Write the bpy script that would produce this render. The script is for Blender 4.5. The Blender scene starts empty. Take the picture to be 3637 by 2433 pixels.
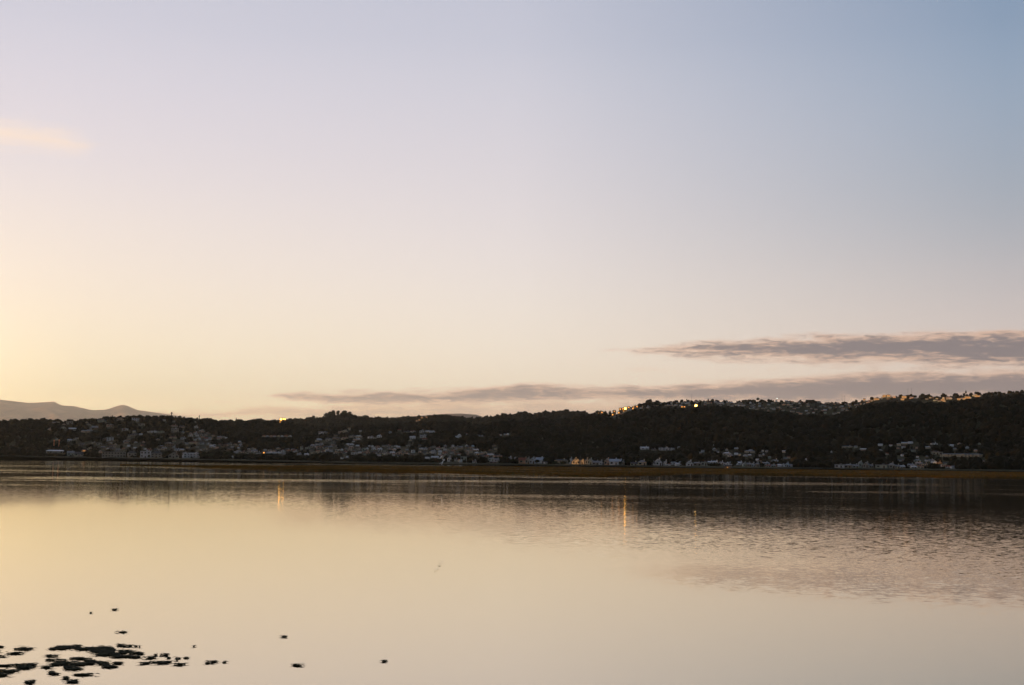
import bpy, math, random
import numpy as np
from mathutils import Matrix, Vector

rng = np.random.default_rng(7)
random.seed(7)
sc = bpy.context.scene
COL = sc.collection
R = math.radians

# ------------------------------------------------------------------ camera
FPX, CX, CY = 4625.0, 1818.5, 1216.5      # the photograph's own pixel scale (3637 x 2433)
CAM_H = 6.0
PITCH, ROLL = R(5.09), R(0.70)
cam = bpy.data.cameras.new('camera')
cam.sensor_width = 36.0
cam.lens = 36.0 * FPX / 3637.0
cam.clip_start = 0.5
cam.clip_end = 150000.0
cam_o = bpy.data.objects.new('camera', cam)
COL.objects.link(cam_o)
CAM_M = Matrix.Rotation(R(90) + PITCH, 3, 'X') @ Matrix.Rotation(ROLL, 3, 'Z')
cam_o.matrix_world = Matrix.Translation((0, 0, CAM_H)) @ CAM_M.to_4x4()
sc.camera = cam_o


def ray(px, py):
    v = Vector(((px - CX) / FPX, -(py - CY) / FPX, -1.0))
    return (CAM_M @ v).normalized()


def az_slope(px, py):
    r = ray(px, py)
    return math.atan2(r.x, r.y), r.z / math.hypot(r.x, r.y)


def on_water(px, py, z=0.0):
    r = ray(px, py)
    t = (z - CAM_H) / r.z
    return Vector((r.x * t, r.y * t, z))


# ------------------------------------------------------------------ view / sampling
sc.view_settings.view_transform = 'Standard'
sc.view_settings.look = 'None'
sc.view_settings.exposure = 0.0
sc.view_settings.gamma = 1.0
sc.cycles.max_bounces = 6
sc.cycles.volume_bounces = 2
sc.cycles.transparent_max_bounces = 6
sc.cycles.use_denoising = True
sc.cycles.caustics_reflective = False
sc.cycles.sample_clamp_indirect = 4.0

SUN_EL, SUN_AZ = R(1.6), R(-117)          # azimuth measured from +Y towards +X


def lin(c):
    return tuple(((v / 255.0) / 12.92 if v / 255.0 <= 0.04045 else ((v / 255.0 + 0.055) / 1.055) ** 2.4) for v in c)


# ------------------------------------------------------------------ node helper
class NT:
    def __init__(self, tree):
        self.t = tree
        self.n = tree.nodes
        self.l = tree.links

    def new(self, ty, **kw):
        n = self.n.new(ty)
        for k, v in kw.items():
            setattr(n, k, v)
        return n

    def put(self, sock, v):
        if isinstance(v, bpy.types.NodeSocket):
            self.l.new(v, sock)
        else:
            sock.default_value = v

    def math(self, op, a, b=0.0, c=None, clamp=False):
        n = self.new('ShaderNodeMath', operation=op, use_clamp=clamp)
        self.put(n.inputs[0], a)
        self.put(n.inputs[1], b)
        if c is not None:
            self.put(n.inputs[2], c)
        return n.outputs[0]

    def maprange(self, v, a, b, c=0.0, d=1.0, smooth=True):
        n = self.new('ShaderNodeMapRange', interpolation_type='SMOOTHSTEP' if smooth else 'LINEAR')
        self.put(n.inputs[0], v)
        for i, x in zip((1, 2, 3, 4), (a, b, c, d)):
            self.put(n.inputs[i], x)
        return n.outputs[0]

    def mix(self, f, a, b):
        n = self.new('ShaderNodeMix', data_type='RGBA')
        self.put(n.inputs[0], f)
        self.put(n.inputs[6], a if isinstance(a, bpy.types.NodeSocket) else (*a, 1))
        self.put(n.inputs[7], b if isinstance(b, bpy.types.NodeSocket) else (*b, 1))
        return n.outputs[2]

    def ramp(self, v, stops):
        n = self.new('ShaderNodeValToRGB')
        self.put(n.inputs[0], v)
        cr = n.color_ramp
        cr.interpolation = 'B_SPLINE'
        while len(cr.elements) < len(stops):
            cr.elements.new(0.5)
        for e, (p, c) in zip(cr.elements, stops):
            e.position = p
            e.color = (*c, 1)
        return n.outputs[0]

    def curve(self, v, pts):
        n = self.new('ShaderNodeFloatCurve')
        self.put(n.inputs[1], v)
        c = n.mapping.curves[0]
        n.mapping.use_clip = False
        while len(c.points) < len(pts):
            c.points.new(0.5, 0.5)
        for p, (x, y) in zip(c.points, pts):
            p.location = (x, y)
        n.mapping.update()
        return n.outputs[0]

    def comb(self, x, y, z):
        n = self.new('ShaderNodeCombineXYZ')
        for i, v in enumerate((x, y, z)):
            self.put(n.inputs[i], v)
        return n.outputs[0]

    def noise(self, vec, scale, detail=2.0, rough=0.5, dist=0.0):
        n = self.new('ShaderNodeTexNoise')
        self.put(n.inputs['Vector'], vec)
        n.inputs['Scale'].default_value = scale
        n.inputs['Detail'].default_value = detail
        n.inputs['Roughness'].default_value = rough
        n.inputs['Distortion'].default_value = dist
        return n.outputs['Fac'], n.outputs['Color']


# ------------------------------------------------------------------ world: dusk sky with bands of cloud
world = bpy.data.worlds.new('World')
sc.world = world
world.use_nodes = True
W = NT(world.node_tree)
W.n.clear()
tc = W.new('ShaderNodeTexCoord')
sep = W.new('ShaderNodeSeparateXYZ')
nrm = W.new('ShaderNodeVectorMath', operation='NORMALIZE')
W.l.new(tc.outputs['Generated'], nrm.inputs[0])
W.l.new(nrm.outputs[0], sep.inputs[0])
sx, sy, sz = sep.outputs
az = W.math('ARCTAN2', sx, sy)
el = W.math('ARCSINE', sz)
el_deg = W.math('MULTIPLY', el, 180 / math.pi)
az_deg = W.math('MULTIPLY', az, 180 / math.pi)
el01 = W.math('POWER', W.math('DIVIDE', W.math('MAXIMUM', el_deg, 0.0), 90.0), 0.5)


def stops(lst):
    return [((max(e, 0) / 90.0) ** 0.5, lin(c)) for e, c in lst]


SKY_L = [(0, (251, 228, 168)), (1.5, (253, 235, 186)), (3, (253, 238, 199)), (6, (250, 234, 213)), (10, (240, 228, 223)), (14, (224, 217, 226)),
         (18, (213, 211, 223)), (30, (176, 184, 206)), (90, (80, 96, 130))]
SKY_C = [(0, (247, 222, 192)), (2, (248, 229, 202)), (4, (246, 233, 212)), (7, (238, 228, 220)), (10, (229, 221, 222)), (14, (215, 211, 220)),
         (18, (205, 206, 219)), (30, (160, 171, 198)), (90, (80, 96, 130))]
SKY_R = [(0, (240, 212, 190)), (3, (238, 217, 198)), (5, (216, 202, 196)), (8, (188, 185, 189)), (11, (162, 171, 184)), (14, (156, 170, 189)),
         (18, (140, 162, 188)), (30, (98, 122, 158)), (90, (66, 84, 120))]
SKY_B = [(0, (96, 96, 98)), (5, (106, 104, 106)), (15, (100, 106, 114)), (30, (86, 98, 112)), (90, (62, 76, 96))]
cL, cC, cR, cB = (W.ramp(el01, stops(s)) for s in (SKY_L, SKY_C, SKY_R, SKY_B))
sky = W.mix(W.maprange(az_deg, -20, 0, smooth=False), cL, cC)
sky = W.mix(W.maprange(az_deg, 0, 21, smooth=False), sky, cR)
sky = W.mix(W.maprange(az_deg, 24, 60), sky, cB)
sky = W.mix(W.maprange(az_deg, -120, -85, 1.0, 0.0), sky, cB)

# cloud coordinates: degrees of azimuth and elevation
cvec = W.comb(az_deg, W.math('MULTIPLY', el_deg, 6.0), 0.0)
n1, _ = W.noise(cvec, 0.42, 5.0, 0.55, 0.3)
n2, _ = W.noise(W.comb(az_deg, W.math('MULTIPLY', el_deg, 11.0), 4.0), 0.22, 4.0, 0.6, 0.5)
n1c = W.math('SUBTRACT', n1, 0.5)
n2c = W.math('SUBTRACT', n2, 0.5)
n3, _ = W.noise(W.comb(az_deg, W.math('MULTIPLY', el_deg, 5.0), 9.0), 1.3, 4.0, 0.62, 0.6)
n3c = W.math('SUBTRACT', n3, 0.5)
AZ0, AZ1 = -30.0, 30.0
azn = W.math('DIVIDE', W.math('SUBTRACT', az_deg, AZ0), AZ1 - AZ0)


def cloud(sky, pts, amp, soft, col_in, col_edge, strength, grow=0.0):
    """pts: (px, top, bottom) of a cloud band in the photograph, turned into azimuth and elevation."""
    cc, tt = [], []
    for px, a, b in pts:
        t0, s0 = az_slope(px, a)
        t1, s1 = az_slope(px, b)
        e0, e1 = math.degrees(math.atan(s0)), math.degrees(math.atan(s1))
        x = (math.degrees(t0) - AZ0) / (AZ1 - AZ0)
        cc.append((x, (e0 + e1) / 2 / 20.0))
        tt.append((x, (e0 - e1) / 2 / 4.0 + 0.5))
    c = W.math('MULTIPLY', W.curve(azn, cc), 20.0)
    t = W.math('MULTIPLY', W.math('SUBTRACT', W.curve(azn, tt), 0.5), 4.0)
    dist = W.math('ABSOLUTE', W.math('SUBTRACT', W.math('ADD', el_deg, W.math('MULTIPLY', n2c, amp * 0.8)), c))
    v = W.math('ADD', W.math('SUBTRACT', t, dist), grow)
    v = W.math('ADD', v, W.math('ADD', W.math('MULTIPLY', n1c, amp), W.math('MULTIPLY', n3c, amp * 0.55)))
    a = W.maprange(v, -soft * 0.4, soft)
    core = W.maprange(W.math('ADD', v, W.math('ADD', W.math('MULTIPLY', n3c, 3.2 * soft), W.math('MULTIPLY', n2c, 1.2 * soft))), 0.0, soft * 2.0)
    col = W.mix(core, col_edge, col_in)
    return W.mix(W.math('MULTIPLY', a, strength), sky, col)


PINK, MAUVE, GREY = lin((222, 184, 160)), lin((150, 125, 125)), lin((122, 112, 119))
# pinkish veil low over the hills
sky = cloud(sky, [(-400, 1480, 1478), (560, 1470, 1472), (640, 1456, 1490), (1100, 1432, 1500), (1600, 1422, 1505), (2300, 1415, 1500), (3000, 1415, 1500), (4300, 1400, 1500)],
            0.85, 0.4, lin((160, 128, 122)), lin((214, 170, 140)), 0.7)
# long grey band
sky = cloud(sky, [(-400, 1440, 1380), (900, 1420, 1400), (1010, 1400, 1411), (1160, 1395, 1430), (1310, 1391, 1434), (1560, 1386, 1436), (1770, 1371, 1428), (2000, 1369, 1424),
                  (2320, 1368, 1424), (2640, 1354, 1432), (2900, 1336, 1432), (3150, 1325, 1430), (3470, 1320, 1428), (4300, 1300, 1430)],
            0.50, 0.24, GREY, PINK, 0.95, 0.06)
# upper right bank
sky = cloud(sky, [(1800, 1260, 1200), (2200, 1258, 1236), (2300, 1246, 1246), (2416, 1234, 1254), (2576, 1211, 1268), (2896, 1200, 1288), (3216, 1187, 1290), (3472, 1181, 1296), (4300, 1150, 1300)],
            0.80, 0.30, lin((112, 105, 114)), PINK, 0.95, 0.13)
# wisps
sky = cloud(sky, [(2000, 1330, 1300), (2180, 1314, 1308), (2260, 1306, 1319), (2360, 1309, 1318), (2420, 1326, 1330), (2500, 1345, 1362), (2540, 1360, 1340), (2700, 1350, 1310), (2740, 1303, 1317), (2790, 1308, 1300), (3400, 1320, 1290)],
            0.22, 0.25, lin((225, 196, 180)), lin((240, 212, 188)), 0.7)
# small pink cloud on the left edge
sky = cloud(sky, [(-600, 400, 520), (0, 420, 530), (170, 436, 540), (260, 465, 545), (320, 495, 530), (370, 520, 505), (800, 560, 480)],
            0.9, 0.9, lin((254, 229, 205)), lin((252, 230, 214)), 0.85)

# brighter and warmer towards the horizon, plus an unseen glow added to warm the haze
hor = W.math('EXPONENT', W.math('MULTIPLY', el_deg, -0.16))
ga = W.math('DIVIDE', W.math('ADD', az_deg, 40.0), 14.0)
glow = W.math('EXPONENT', W.math('MULTIPLY', W.math('MULTIPLY', ga, ga), -1.0))
gain = W.math('ADD', 1.06, W.math('MULTIPLY', hor, 0.36))
gs_ = W.new('ShaderNodeVectorMath', operation='SCALE')
W.l.new(sky, gs_.inputs[0])
W.l.new(gain, gs_.inputs['Scale'])
sky = W.mix(W.maprange(W.math('MULTIPLY', glow, hor), 0.0, 1.0, 0.0, 0.9), gs_.outputs[0], W.comb(10.0, 7.2, 3.8))
nish = W.new('ShaderNodeTexSky', sky_type='NISHITA')
nish.sun_disc = False
nish.sun_elevation = SUN_EL
nish.sun_rotation = SUN_AZ
nish.air_density = 1.0
nish.dust_density = 1.5
nscale = W.new('ShaderNodeVectorMath', operation='SCALE')
W.l.new(nish.outputs[0], nscale.inputs[0])
nscale.inputs['Scale'].default_value = 0.10
sky = W.mix(0.06, sky, nscale.outputs[0])
bg = W.new('ShaderNodeBackground')
W.l.new(sky, bg.inputs[0])
bg.inputs[1].default_value = 1.0
wo = W.new('ShaderNodeOutputWorld')
W.l.new(bg.outputs[0], wo.inputs[0])
world.cycles.sampling_method = 'MANUAL'
world.cycles.sample_map_resolution = 1024

# ------------------------------------------------------------------ sun
sun = bpy.data.lights.new('sun', 'SUN')
sun.energy = 5.0
sun.angle = R(0.5)
sun.color = (1.0, 0.52, 0.20)
sun_o = bpy.data.objects.new('sun', sun)
COL.objects.link(sun_o)
sd = Vector((math.sin(SUN_AZ) * math.cos(SUN_EL), math.cos(SUN_AZ) * math.cos(SUN_EL), math.sin(SUN_EL)))
sun_o.rotation_euler = sd.to_track_quat('Z', 'Y').to_euler()
sun_o.location = sd * 200


# ------------------------------------------------------------------ materials
MATS = {}


def mat(name, color, rough=0.8, vary=0.0, vscale=1.0, spec=0.2, attr=None, metallic=0.0):
    if name in MATS:
        return MATS[name]
    m = bpy.data.materials.new(name)
    m.use_nodes = True
    T = NT(m.node_tree)
    p = T.n['Principled BSDF']
    p.inputs['Roughness'].default_value = rough
    p.inputs['Specular IOR Level'].default_value = spec
    p.inputs['Metallic'].default_value = metallic
    col = None
    if attr:
        a = T.new('ShaderNodeAttribute', attribute_name=attr)
        col = T.mix(a.outputs['Fac'], color, attr_col[name])
    if vary > 0:
        tcn = T.new('ShaderNodeTexCoord')
        f, _ = T.noise(tcn.outputs['Object'], vscale, 4.0, 0.6)
        f = T.maprange(f, 0.3, 0.7, 1 - vary, 1 + vary)
        sc_ = T.new('ShaderNodeVectorMath', operation='SCALE')
        T.put(sc_.inputs[0], col if col is not None else (*color,))
        T.put(sc_.inputs['Scale'], f)
        col = sc_.outputs[0]
    if col is not None:
        T.l.new(col, p.inputs['Base Color'])
    else:
        p.inputs['Base Color'].default_value = (*color, 1)
    MATS[name] = m
    return m


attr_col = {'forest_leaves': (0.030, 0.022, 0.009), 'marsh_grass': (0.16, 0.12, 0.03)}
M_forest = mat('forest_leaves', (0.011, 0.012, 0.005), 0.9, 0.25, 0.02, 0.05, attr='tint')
M_leaf = mat('leaf_green', (0.030, 0.038, 0.014), 0.8, 0.4, 0.6, 0.1)
M_leafred = mat('leaf_russet', (0.13, 0.045, 0.02), 0.8, 0.4, 0.6, 0.1)
M_bark = mat('bark', (0.08, 0.06, 0.045), 0.9, 0.3, 2.0, 0.1)
M_ground = mat('hill_ground', (0.045, 0.042, 0.020), 0.95, 0.45, 0.012, 0.05)
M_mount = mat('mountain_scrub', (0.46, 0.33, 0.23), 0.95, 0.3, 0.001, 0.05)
M_bed = mat('lagoon_bed', (0.10, 0.08, 0.05), 0.95, 0.3, 0.05, 0.05)
M_window = mat('window_glass', (0.03, 0.035, 0.04), 0.08, 0.0, 1, 0.6)
M_door = mat('door_paint', (0.10, 0.08, 0.06), 0.5)
M_pole = mat('grey_metal', (0.20, 0.19, 0.18), 0.5)
M_white = mat('white_paint', (0.78, 0.78, 0.76), 0.5, 0.05, 0.5)
M_weed = mat('waterweed', (0.050, 0.052, 0.026), 0.85, 0.5, 4.0, 0.08)
WALLS = {
    'white': mat('wall_white', (0.74, 0.75, 0.76), 0.7, 0.08, 0.3),
    'cream': mat('wall_cream', (0.62, 0.54, 0.40), 0.7, 0.10, 0.3),
    'grey': mat('wall_grey', (0.40, 0.38, 0.33), 0.7, 0.10, 0.3),
    'pink': mat('wall_pinkish', (0.60, 0.44, 0.34), 0.7, 0.10, 0.3),
    'blue': mat('wall_bluish', (0.54, 0.60, 0.64), 0.7, 0.10, 0.3),
    'brown': mat('wall_brown', (0.26, 0.19, 0.13), 0.7, 0.12, 0.3),
    'green': mat('wall_greenish', (0.42, 0.46, 0.40), 0.7, 0.10, 0.3),
}
ROOFS = {
    'dark': mat('roof_dark_slate', (0.07, 0.07, 0.075), 0.7, 0.15, 0.5),
    'grey': mat('roof_grey', (0.26, 0.26, 0.27), 0.6, 0.12, 0.5),
    'red': mat('roof_red_tile', (0.20, 0.07, 0.04), 0.7, 0.2, 0.5),
    'blue': mat('roof_blue_grey_metal', (0.34, 0.42, 0.52), 0.45, 0.1, 0.5, 0.4),
    'pale': mat('roof_pale_metal', (0.58, 0.60, 0.62), 0.45, 0.1, 0.5, 0.4),
}


def emat(name, color, strength):
    m = bpy.data.materials.new(name)
    m.use_nodes = True
    p = m.node_tree.nodes['Principled BSDF']
    p.inputs['Base Color'].default_value = (0.05, 0.04, 0.03, 1)
    p.inputs['Emission Color'].default_value = (*color, 1)
    p.inputs['Emission Strength'].default_value = strength
    return m


# ------------------------------------------------------------------ mesh helpers
def add_mesh(name, verts, faces, m, parent=None, smooth=False, mats=None, idx=None):
    me = bpy.data.meshes.new(name)
    me.from_pydata([tuple(v) for v in verts], [], [tuple(f) for f in faces])
    for x in (mats or [m]):
        me.materials.append(x)
    if idx is not None:
        me.polygons.foreach_set('material_index', idx)
    if smooth:
        me.polygons.foreach_set('use_smooth', [True] * len(me.polygons))
    me.update()
    o = bpy.data.objects.new(name, me)
    COL.objects.link(o)
    if parent is not None:
        o.parent = parent
    return o


def add_np(name, V, F, m, smooth=False, attr=None):
    """fast mesh from numpy: V (n,3), F (m,k) all faces of k corners."""
    me = bpy.data.meshes.new(name)
    n, k = F.shape
    me.vertices.add(len(V))
    me.vertices.foreach_set('co', np.ascontiguousarray(V, dtype=np.float32).ravel())
    me.loops.add(n * k)
    me.loops.foreach_set('vertex_index', np.ascontiguousarray(F, dtype=np.int32).ravel())
    me.polygons.add(n)
    me.polygons.foreach_set('loop_start', np.arange(0, n * k, k, dtype=np.int32))
    me.polygons.foreach_set('use_smooth', np.full(n, smooth, dtype=bool))
    me.update(calc_edges=True)
    if attr is not None:
        a = me.attributes.new('tint', 'FLOAT', 'POINT')
        a.data.foreach_set('value', np.ascontiguousarray(attr, dtype=np.float32))
    me.materials.append(m)
    o = bpy.data.objects.new(name, me)
    COL.objects.link(o)
    return o


def empty(name, loc, rz=0.0):
    o = bpy.data.objects.new(name, None)
    o.location = loc
    o.rotation_euler = (0, 0, rz)
    o.empty_display_size = 0.5
    COL.objects.link(o)
    return o


def tag(o, label=None, cat=None, group=None, kind=None):
    if label:
        o['label'] = label
    if cat:
        o['category'] = cat
    if group:
        o['group'] = group
    if kind:
        o['kind'] = kind
    return o


class MB:
    def __init__(self):
        self.v, self.f, self.i = [], [], []

    def box(self, x0, x1, y0, y1, z0, z1, mi=0):
        b = len(self.v)
        self.v += [(x0, y0, z0), (x1, y0, z0), (x1, y1, z0), (x0, y1, z0), (x0, y0, z1), (x1, y0, z1), (x1, y1, z1), (x0, y1, z1)]
        self.f += [(b, b + 3, b + 2, b + 1), (b + 4, b + 5, b + 6, b + 7), (b, b + 1, b + 5, b + 4), (b + 1, b + 2, b + 6, b + 5), (b + 2, b + 3, b + 7, b + 6), (b + 3, b, b + 4, b + 7)]
        self.i += [mi] * 6

    def poly(self, pts, faces, mi=0):
        b = len(self.v)
        self.v += list(pts)
        self.f += [tuple(b + k for k in f) for f in faces]
        self.i += [mi] * len(faces)

    def tube(self, pts, radii, n=6, mi=0):
        b = len(self.v)
        for (p, r) in zip(pts, radii):
            p = Vector(p)
            for k in range(n):
                a = 2 * math.pi * k / n
                self.v.append((p.x + r * math.cos(a), p.y + r * math.sin(a), p.z))
        for s in range(len(pts) - 1):
            for k in range(n):
                k2 = (k + 1) % n
                self.f.append((b + s * n + k, b + s * n + k2, b + (s + 1) * n + k2, b + (s + 1) * n + k))
                self.i.append(mi)
        self.f.append(tuple(b + (len(pts) - 1) * n + k for k in range(n)))
        self.i.append(mi)
        self.f.append(tuple(b + k for k in reversed(range(n))))
        self.i.append(mi)

    def build(self, name, m, parent=None, mats=None, smooth=False):
        return add_mesh(name, self.v, self.f, m, parent, smooth, mats, self.i)


# ------------------------------------------------------------------ terrain
def line(pts, D, canopy=0.0):
    a = sorted(az_slope(px, py) for px, py in pts)
    th = np.array([p[0] for p in a])
    h = np.array([p[1] for p in a]) * D + CAM_H - canopy
    return th, h


LAYERS = [
    # crest polyline (pixels of the photograph), crest distance, foot distance, canopy allowance, fall behind
    dict(p=[(-900, 1470), (-400, 1485), (0, 1495), (166, 1488), (230, 1497), (300, 1490), (380, 1484), (450, 1477), (520, 1480), (600, 1479), (660, 1486), (760, 1492), (830, 1494), (1000, 1499), (1100, 1510), (1200, 1520), (1300, 1532), (1400, 1555), (1600, 1590), (1800, 1640), (2200, 1700)], D=2650, B=1780, can=7),
    dict(p=[(900, 1640), (1100, 1560), (1240, 1517), (1400, 1508), (1500, 1500), (1640, 1500), (1690, 1512), (1800, 1520), (2000, 1540), (2200, 1600), (2400, 1680)], D=2500, B=1500, can=7),
    dict(p=[(1350, 1680), (1500, 1600), (1650, 1535), (1780, 1502), (1900, 1492), (2030, 1487), (2080, 1470), (2180, 1468), (2240, 1461), (2320, 1452), (2480, 1447), (2560, 1445), (2620, 1447), (2700, 1462), (2780, 1465), (2850, 1478), (2950, 1478), (3020, 1463), (3070, 1438), (3150, 1427), (3260, 1427), (3350, 1433), (3400, 1423), (3450, 1415), (3500, 1408), (3700, 1396), (4500, 1380)], D=2300, B=1500, can=7),
    dict(p=[(2000, 1560), (2180, 1480), (2240, 1448), (2300, 1434), (2360, 1426), (2440, 1420), (2500, 1418), (2560, 1421), (2600, 1425), (2640, 1420), (2750, 1420), (2900, 1421), (2930, 1427), (3000, 1427), (3060, 1421), (3120, 1409), (3170, 1403), (3260, 1405), (3350, 1402), (3420, 1398), (3480, 1396), (3700, 1385), (4500, 1370)], D=3100, B=2250, can=4),
    dict(p=[(500, 1560), (700, 1510), (900, 1496), (1000, 1494), (1060, 1492), (1130, 1487), (1180, 1476), (1250, 1476), (1300, 1485), (1400, 1489), (1480, 1483), (1560, 1478), (1620, 1482), (1680, 1492), (1800, 1520), (2000, 1560)], D=4200, B=2900, can=8),
    dict(p=[(1350, 1560), (1500, 1520), (1650, 1493), (1720, 1487), (1800, 1476), (1850, 1467), (1900, 1471), (1990, 1463), (2060, 1467), (2120, 1472), (2300, 1490), (2600, 1520)], D=3700, B=2700, can=8),
]
for L in LAYERS:
    L['th'], L['h'] = line(L['p'], L['D'], L['can'])
_ph = rng.uniform(0, 6.28, (14, 2))
_wv = [(rng.uniform(0, 6.28), 2 * math.pi / rng.uniform(90, 520)) for _ in range(14)]
SHORE = [(-900, 1608), (166, 1623), (700, 1633), (1300, 1645), (1840, 1651), (2440, 1660), (3494, 1672), (4500, 1684)]
_s = sorted((az_slope(px, py)) for px, py in SHORE)
SH_TH = np.array([a for a, s in _s])
SH_D = np.array([-CAM_H / s for a, s in _s])


def shore_d(th):
    return np.interp(th, SH_TH, SH_D)


def height(x, y):
    x = np.asarray(x, float)
    y = np.asarray(y, float)
    th = np.arctan2(x, y)
    d = np.hypot(x, y)
    nz = np.zeros_like(d)
    for (a, k), (p, q) in zip(_wv, _ph):
        nz += np.sin(k * (x * math.cos(a) + y * math.sin(a)) + p + 1.3 * np.sin(k * 0.6 * (y * math.cos(a) - x * math.sin(a)) + q)) / k
    nz *= 0.011
    s0 = shore_d(th) + 14 * np.sin(th * 31.0) + 9 * np.sin(th * 77.0 + 1)
    base = np.clip((d - s0) / 25.0, -1.0, 1.0) * 1.3
    base = base + np.clip((d - s0 - 60) / 300.0, 0, 1) * 4.0
    z = base
    for L in LAYERS:
        H = np.interp(th, L['th'], L['h'])
        D = L['D']
        B = np.maximum(L['B'], s0 + 45)
        t = np.clip((d - B) / (D - B), 0, 1)
        s = 0.55 * t + 0.45 * t * t * (3 - 2 * t)
        u = np.clip((d - D) / (D * 0.35), 0, 1)
        f = s * (1 - 0.75 * u * u * (3 - 2 * u))
        zi = H * f + nz * np.clip(H * f / 60.0, 0, 1) * (1 - 0.75 * np.exp(-((d - D) / 160.0) ** 2))
        k = 5.0
        m = np.maximum(z, zi)
        z = m + k * np.log1p(np.exp(-np.abs(z - zi) / k)) * np.clip(np.minimum(z, zi) / 10.0, 0, 1)
    # unseen ridge added to keep the low sun off is built below
    return z


def polar_sheet(name, fn, d_list, th_list, m):
    TH, D = np.meshgrid(th_list, d_list)
    X = D * np.sin(TH)
    Y = D * np.cos(TH)
    Z = fn(X, Y)
    V = np.stack([X, Y, Z], -1).reshape(-1, 3)
    nt, nd = len(th_list), len(d_list)
    i = np.arange(nd - 1)[:, None] * nt + np.arange(nt - 1)[None, :]
    F = np.stack([i, i + 1, i + nt + 1, i + nt], -1).reshape(-1, 4)[:, ::-1]
    return add_np(name, V, F, m, True)


th_l = np.linspace(R(-36), R(36), 760)
d_l = np.concatenate([np.arange(1050, 2700, 7.0), np.arange(2700, 4600, 14.0), np.arange(4600, 6200, 60.0)])
hills = polar_sheet('hills', height, d_l, th_l, M_ground)
tag(hills, kind='structure')

# far mountains
MTN = [(-1500, 1400), (-500, 1405), (0, 1418), (100, 1430), (166, 1427), (192, 1425), (220, 1439), (260, 1441), (330, 1456), (380, 1453), (408, 1443), (430, 1437), (448, 1438), (490, 1456), (560, 1465), (640, 1477), (760, 1492), (900, 1502), (1300, 1530)]
PALE = [(1000, 1510), (1250, 1492), (1400, 1480), (1500, 1474), (1580, 1467), (1640, 1466), (1690, 1470), (1730, 1482), (1800, 1497), (2100, 1530)]
M1 = line(MTN, 55000)
M2 = line(PALE, 13000)


def h_far(pl, D, B):
    def f(x, y):
        th = np.arctan2(x, y)
        d = np.hypot(x, y)
        H = np.interp(th, pl[0], pl[1])
        t = np.clip((d - B) / (D - B), 0, 1)
        u = np.clip((d - D) / (D * 0.2), 0, 1)
        n = np.sin(x * 0.0021 + 1) * np.sin(y * 0.0017) + 0.5 * np.sin(x * 0.0057 + y * 0.004)
        return np.maximum(H * t * (1 - u) * (1 + 0.0 * n) + n * H * 0.06 * t * (1 - t) * 4 - 1, -1)
    return f


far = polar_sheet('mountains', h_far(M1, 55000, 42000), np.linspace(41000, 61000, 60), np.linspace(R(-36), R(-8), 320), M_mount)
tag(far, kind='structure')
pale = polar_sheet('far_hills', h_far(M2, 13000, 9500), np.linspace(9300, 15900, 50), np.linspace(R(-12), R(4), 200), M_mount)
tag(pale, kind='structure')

# unseen ridge added behind the camera to block the low sun; q runs away from the sun, t across it
SQ = (-math.sin(SUN_AZ), -math.cos(SUN_AZ))
ST = (-SQ[1], SQ[0])


def h_sun_block(q, t):
    u = np.exp(-((q + 1300) / 260.0) ** 2)
    e = np.clip((6200 - np.abs(t - 900)) / 900.0, 0, 1)
    n = 9 * np.sin(t / 310.0) + 6 * np.sin(t / 127.0 + 1) + 4 * np.sin(q / 90.0 + t / 70.0)
    t0 = ST[0] * 66 + ST[1] * 1262
    light_slot = 210 * np.exp(-((t - t0) / 12.0) ** 2)      # slot shaped into the added ridge to let one sunbeam reach a gable
    return -2.5 + np.maximum(236 + n - light_slot, 12) * u * e


gq = np.linspace(-2000, -640, 60)
gt = np.concatenate([np.linspace(-4500, 700, 130), np.arange(704, 1250, 4.0), np.linspace(1260, 6500, 130)])
GQ, GT_ = np.meshgrid(gq, gt)
GZ = h_sun_block(GQ, GT_)
GX, GY = GQ * SQ[0] + GT_ * ST[0], GQ * SQ[1] + GT_ * ST[1]
i = np.arange(len(gt) - 1)[:, None] * len(gq) + np.arange(len(gq) - 1)[None, :]
west = add_np('sun_block_ridge', np.stack([GX, GY, GZ], -1).reshape(-1, 3), np.stack([i, i + 1, i + len(gq) + 1, i + len(gq)], -1).reshape(-1, 4), M_ground, True)
tag(west, kind='structure')

# lagoon bed, reaching the horizon
bed = add_mesh('ground', [(-60000, -8000, -1.9), (60000, -8000, -1.9), (60000, 66000, -1.9), (-60000, 66000, -1.9)], [(0, 1, 2, 3)], M_bed)
tag(bed, kind='structure')

# ------------------------------------------------------------------ water
mw = bpy.data.materials.new('lagoon_water')
mw.use_nodes = True
T = NT(mw.node_tree)
T.n.clear()
geo = T.new('ShaderNodeNewGeometry')
sp = T.new('ShaderNodeSeparateXYZ')
T.l.new(geo.outputs['Position'], sp.inputs[0])
X, Y, _z = sp.outputs
P = T.comb(X, Y, 0.0)
bn, _ = T.noise(P, 0.035, 3.0)
# line where the breeze begins to touch the water
Ld = T.math('ADD', T.math('ADD', Y, T.math('MULTIPLY', X, 1.54)), -76.0)
Ld = T.math('ADD', Ld, T.math('MULTIPLY', T.math('SUBTRACT', bn, 0.5), 34.0))
breeze = T.maprange(Ld, -14, 42)
side = T.maprange(T.math('DIVIDE', X, T.math('ADD', T.math('ABSOLUTE', Y), 30.0)), -0.22, 0.30, smooth=False)
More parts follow.
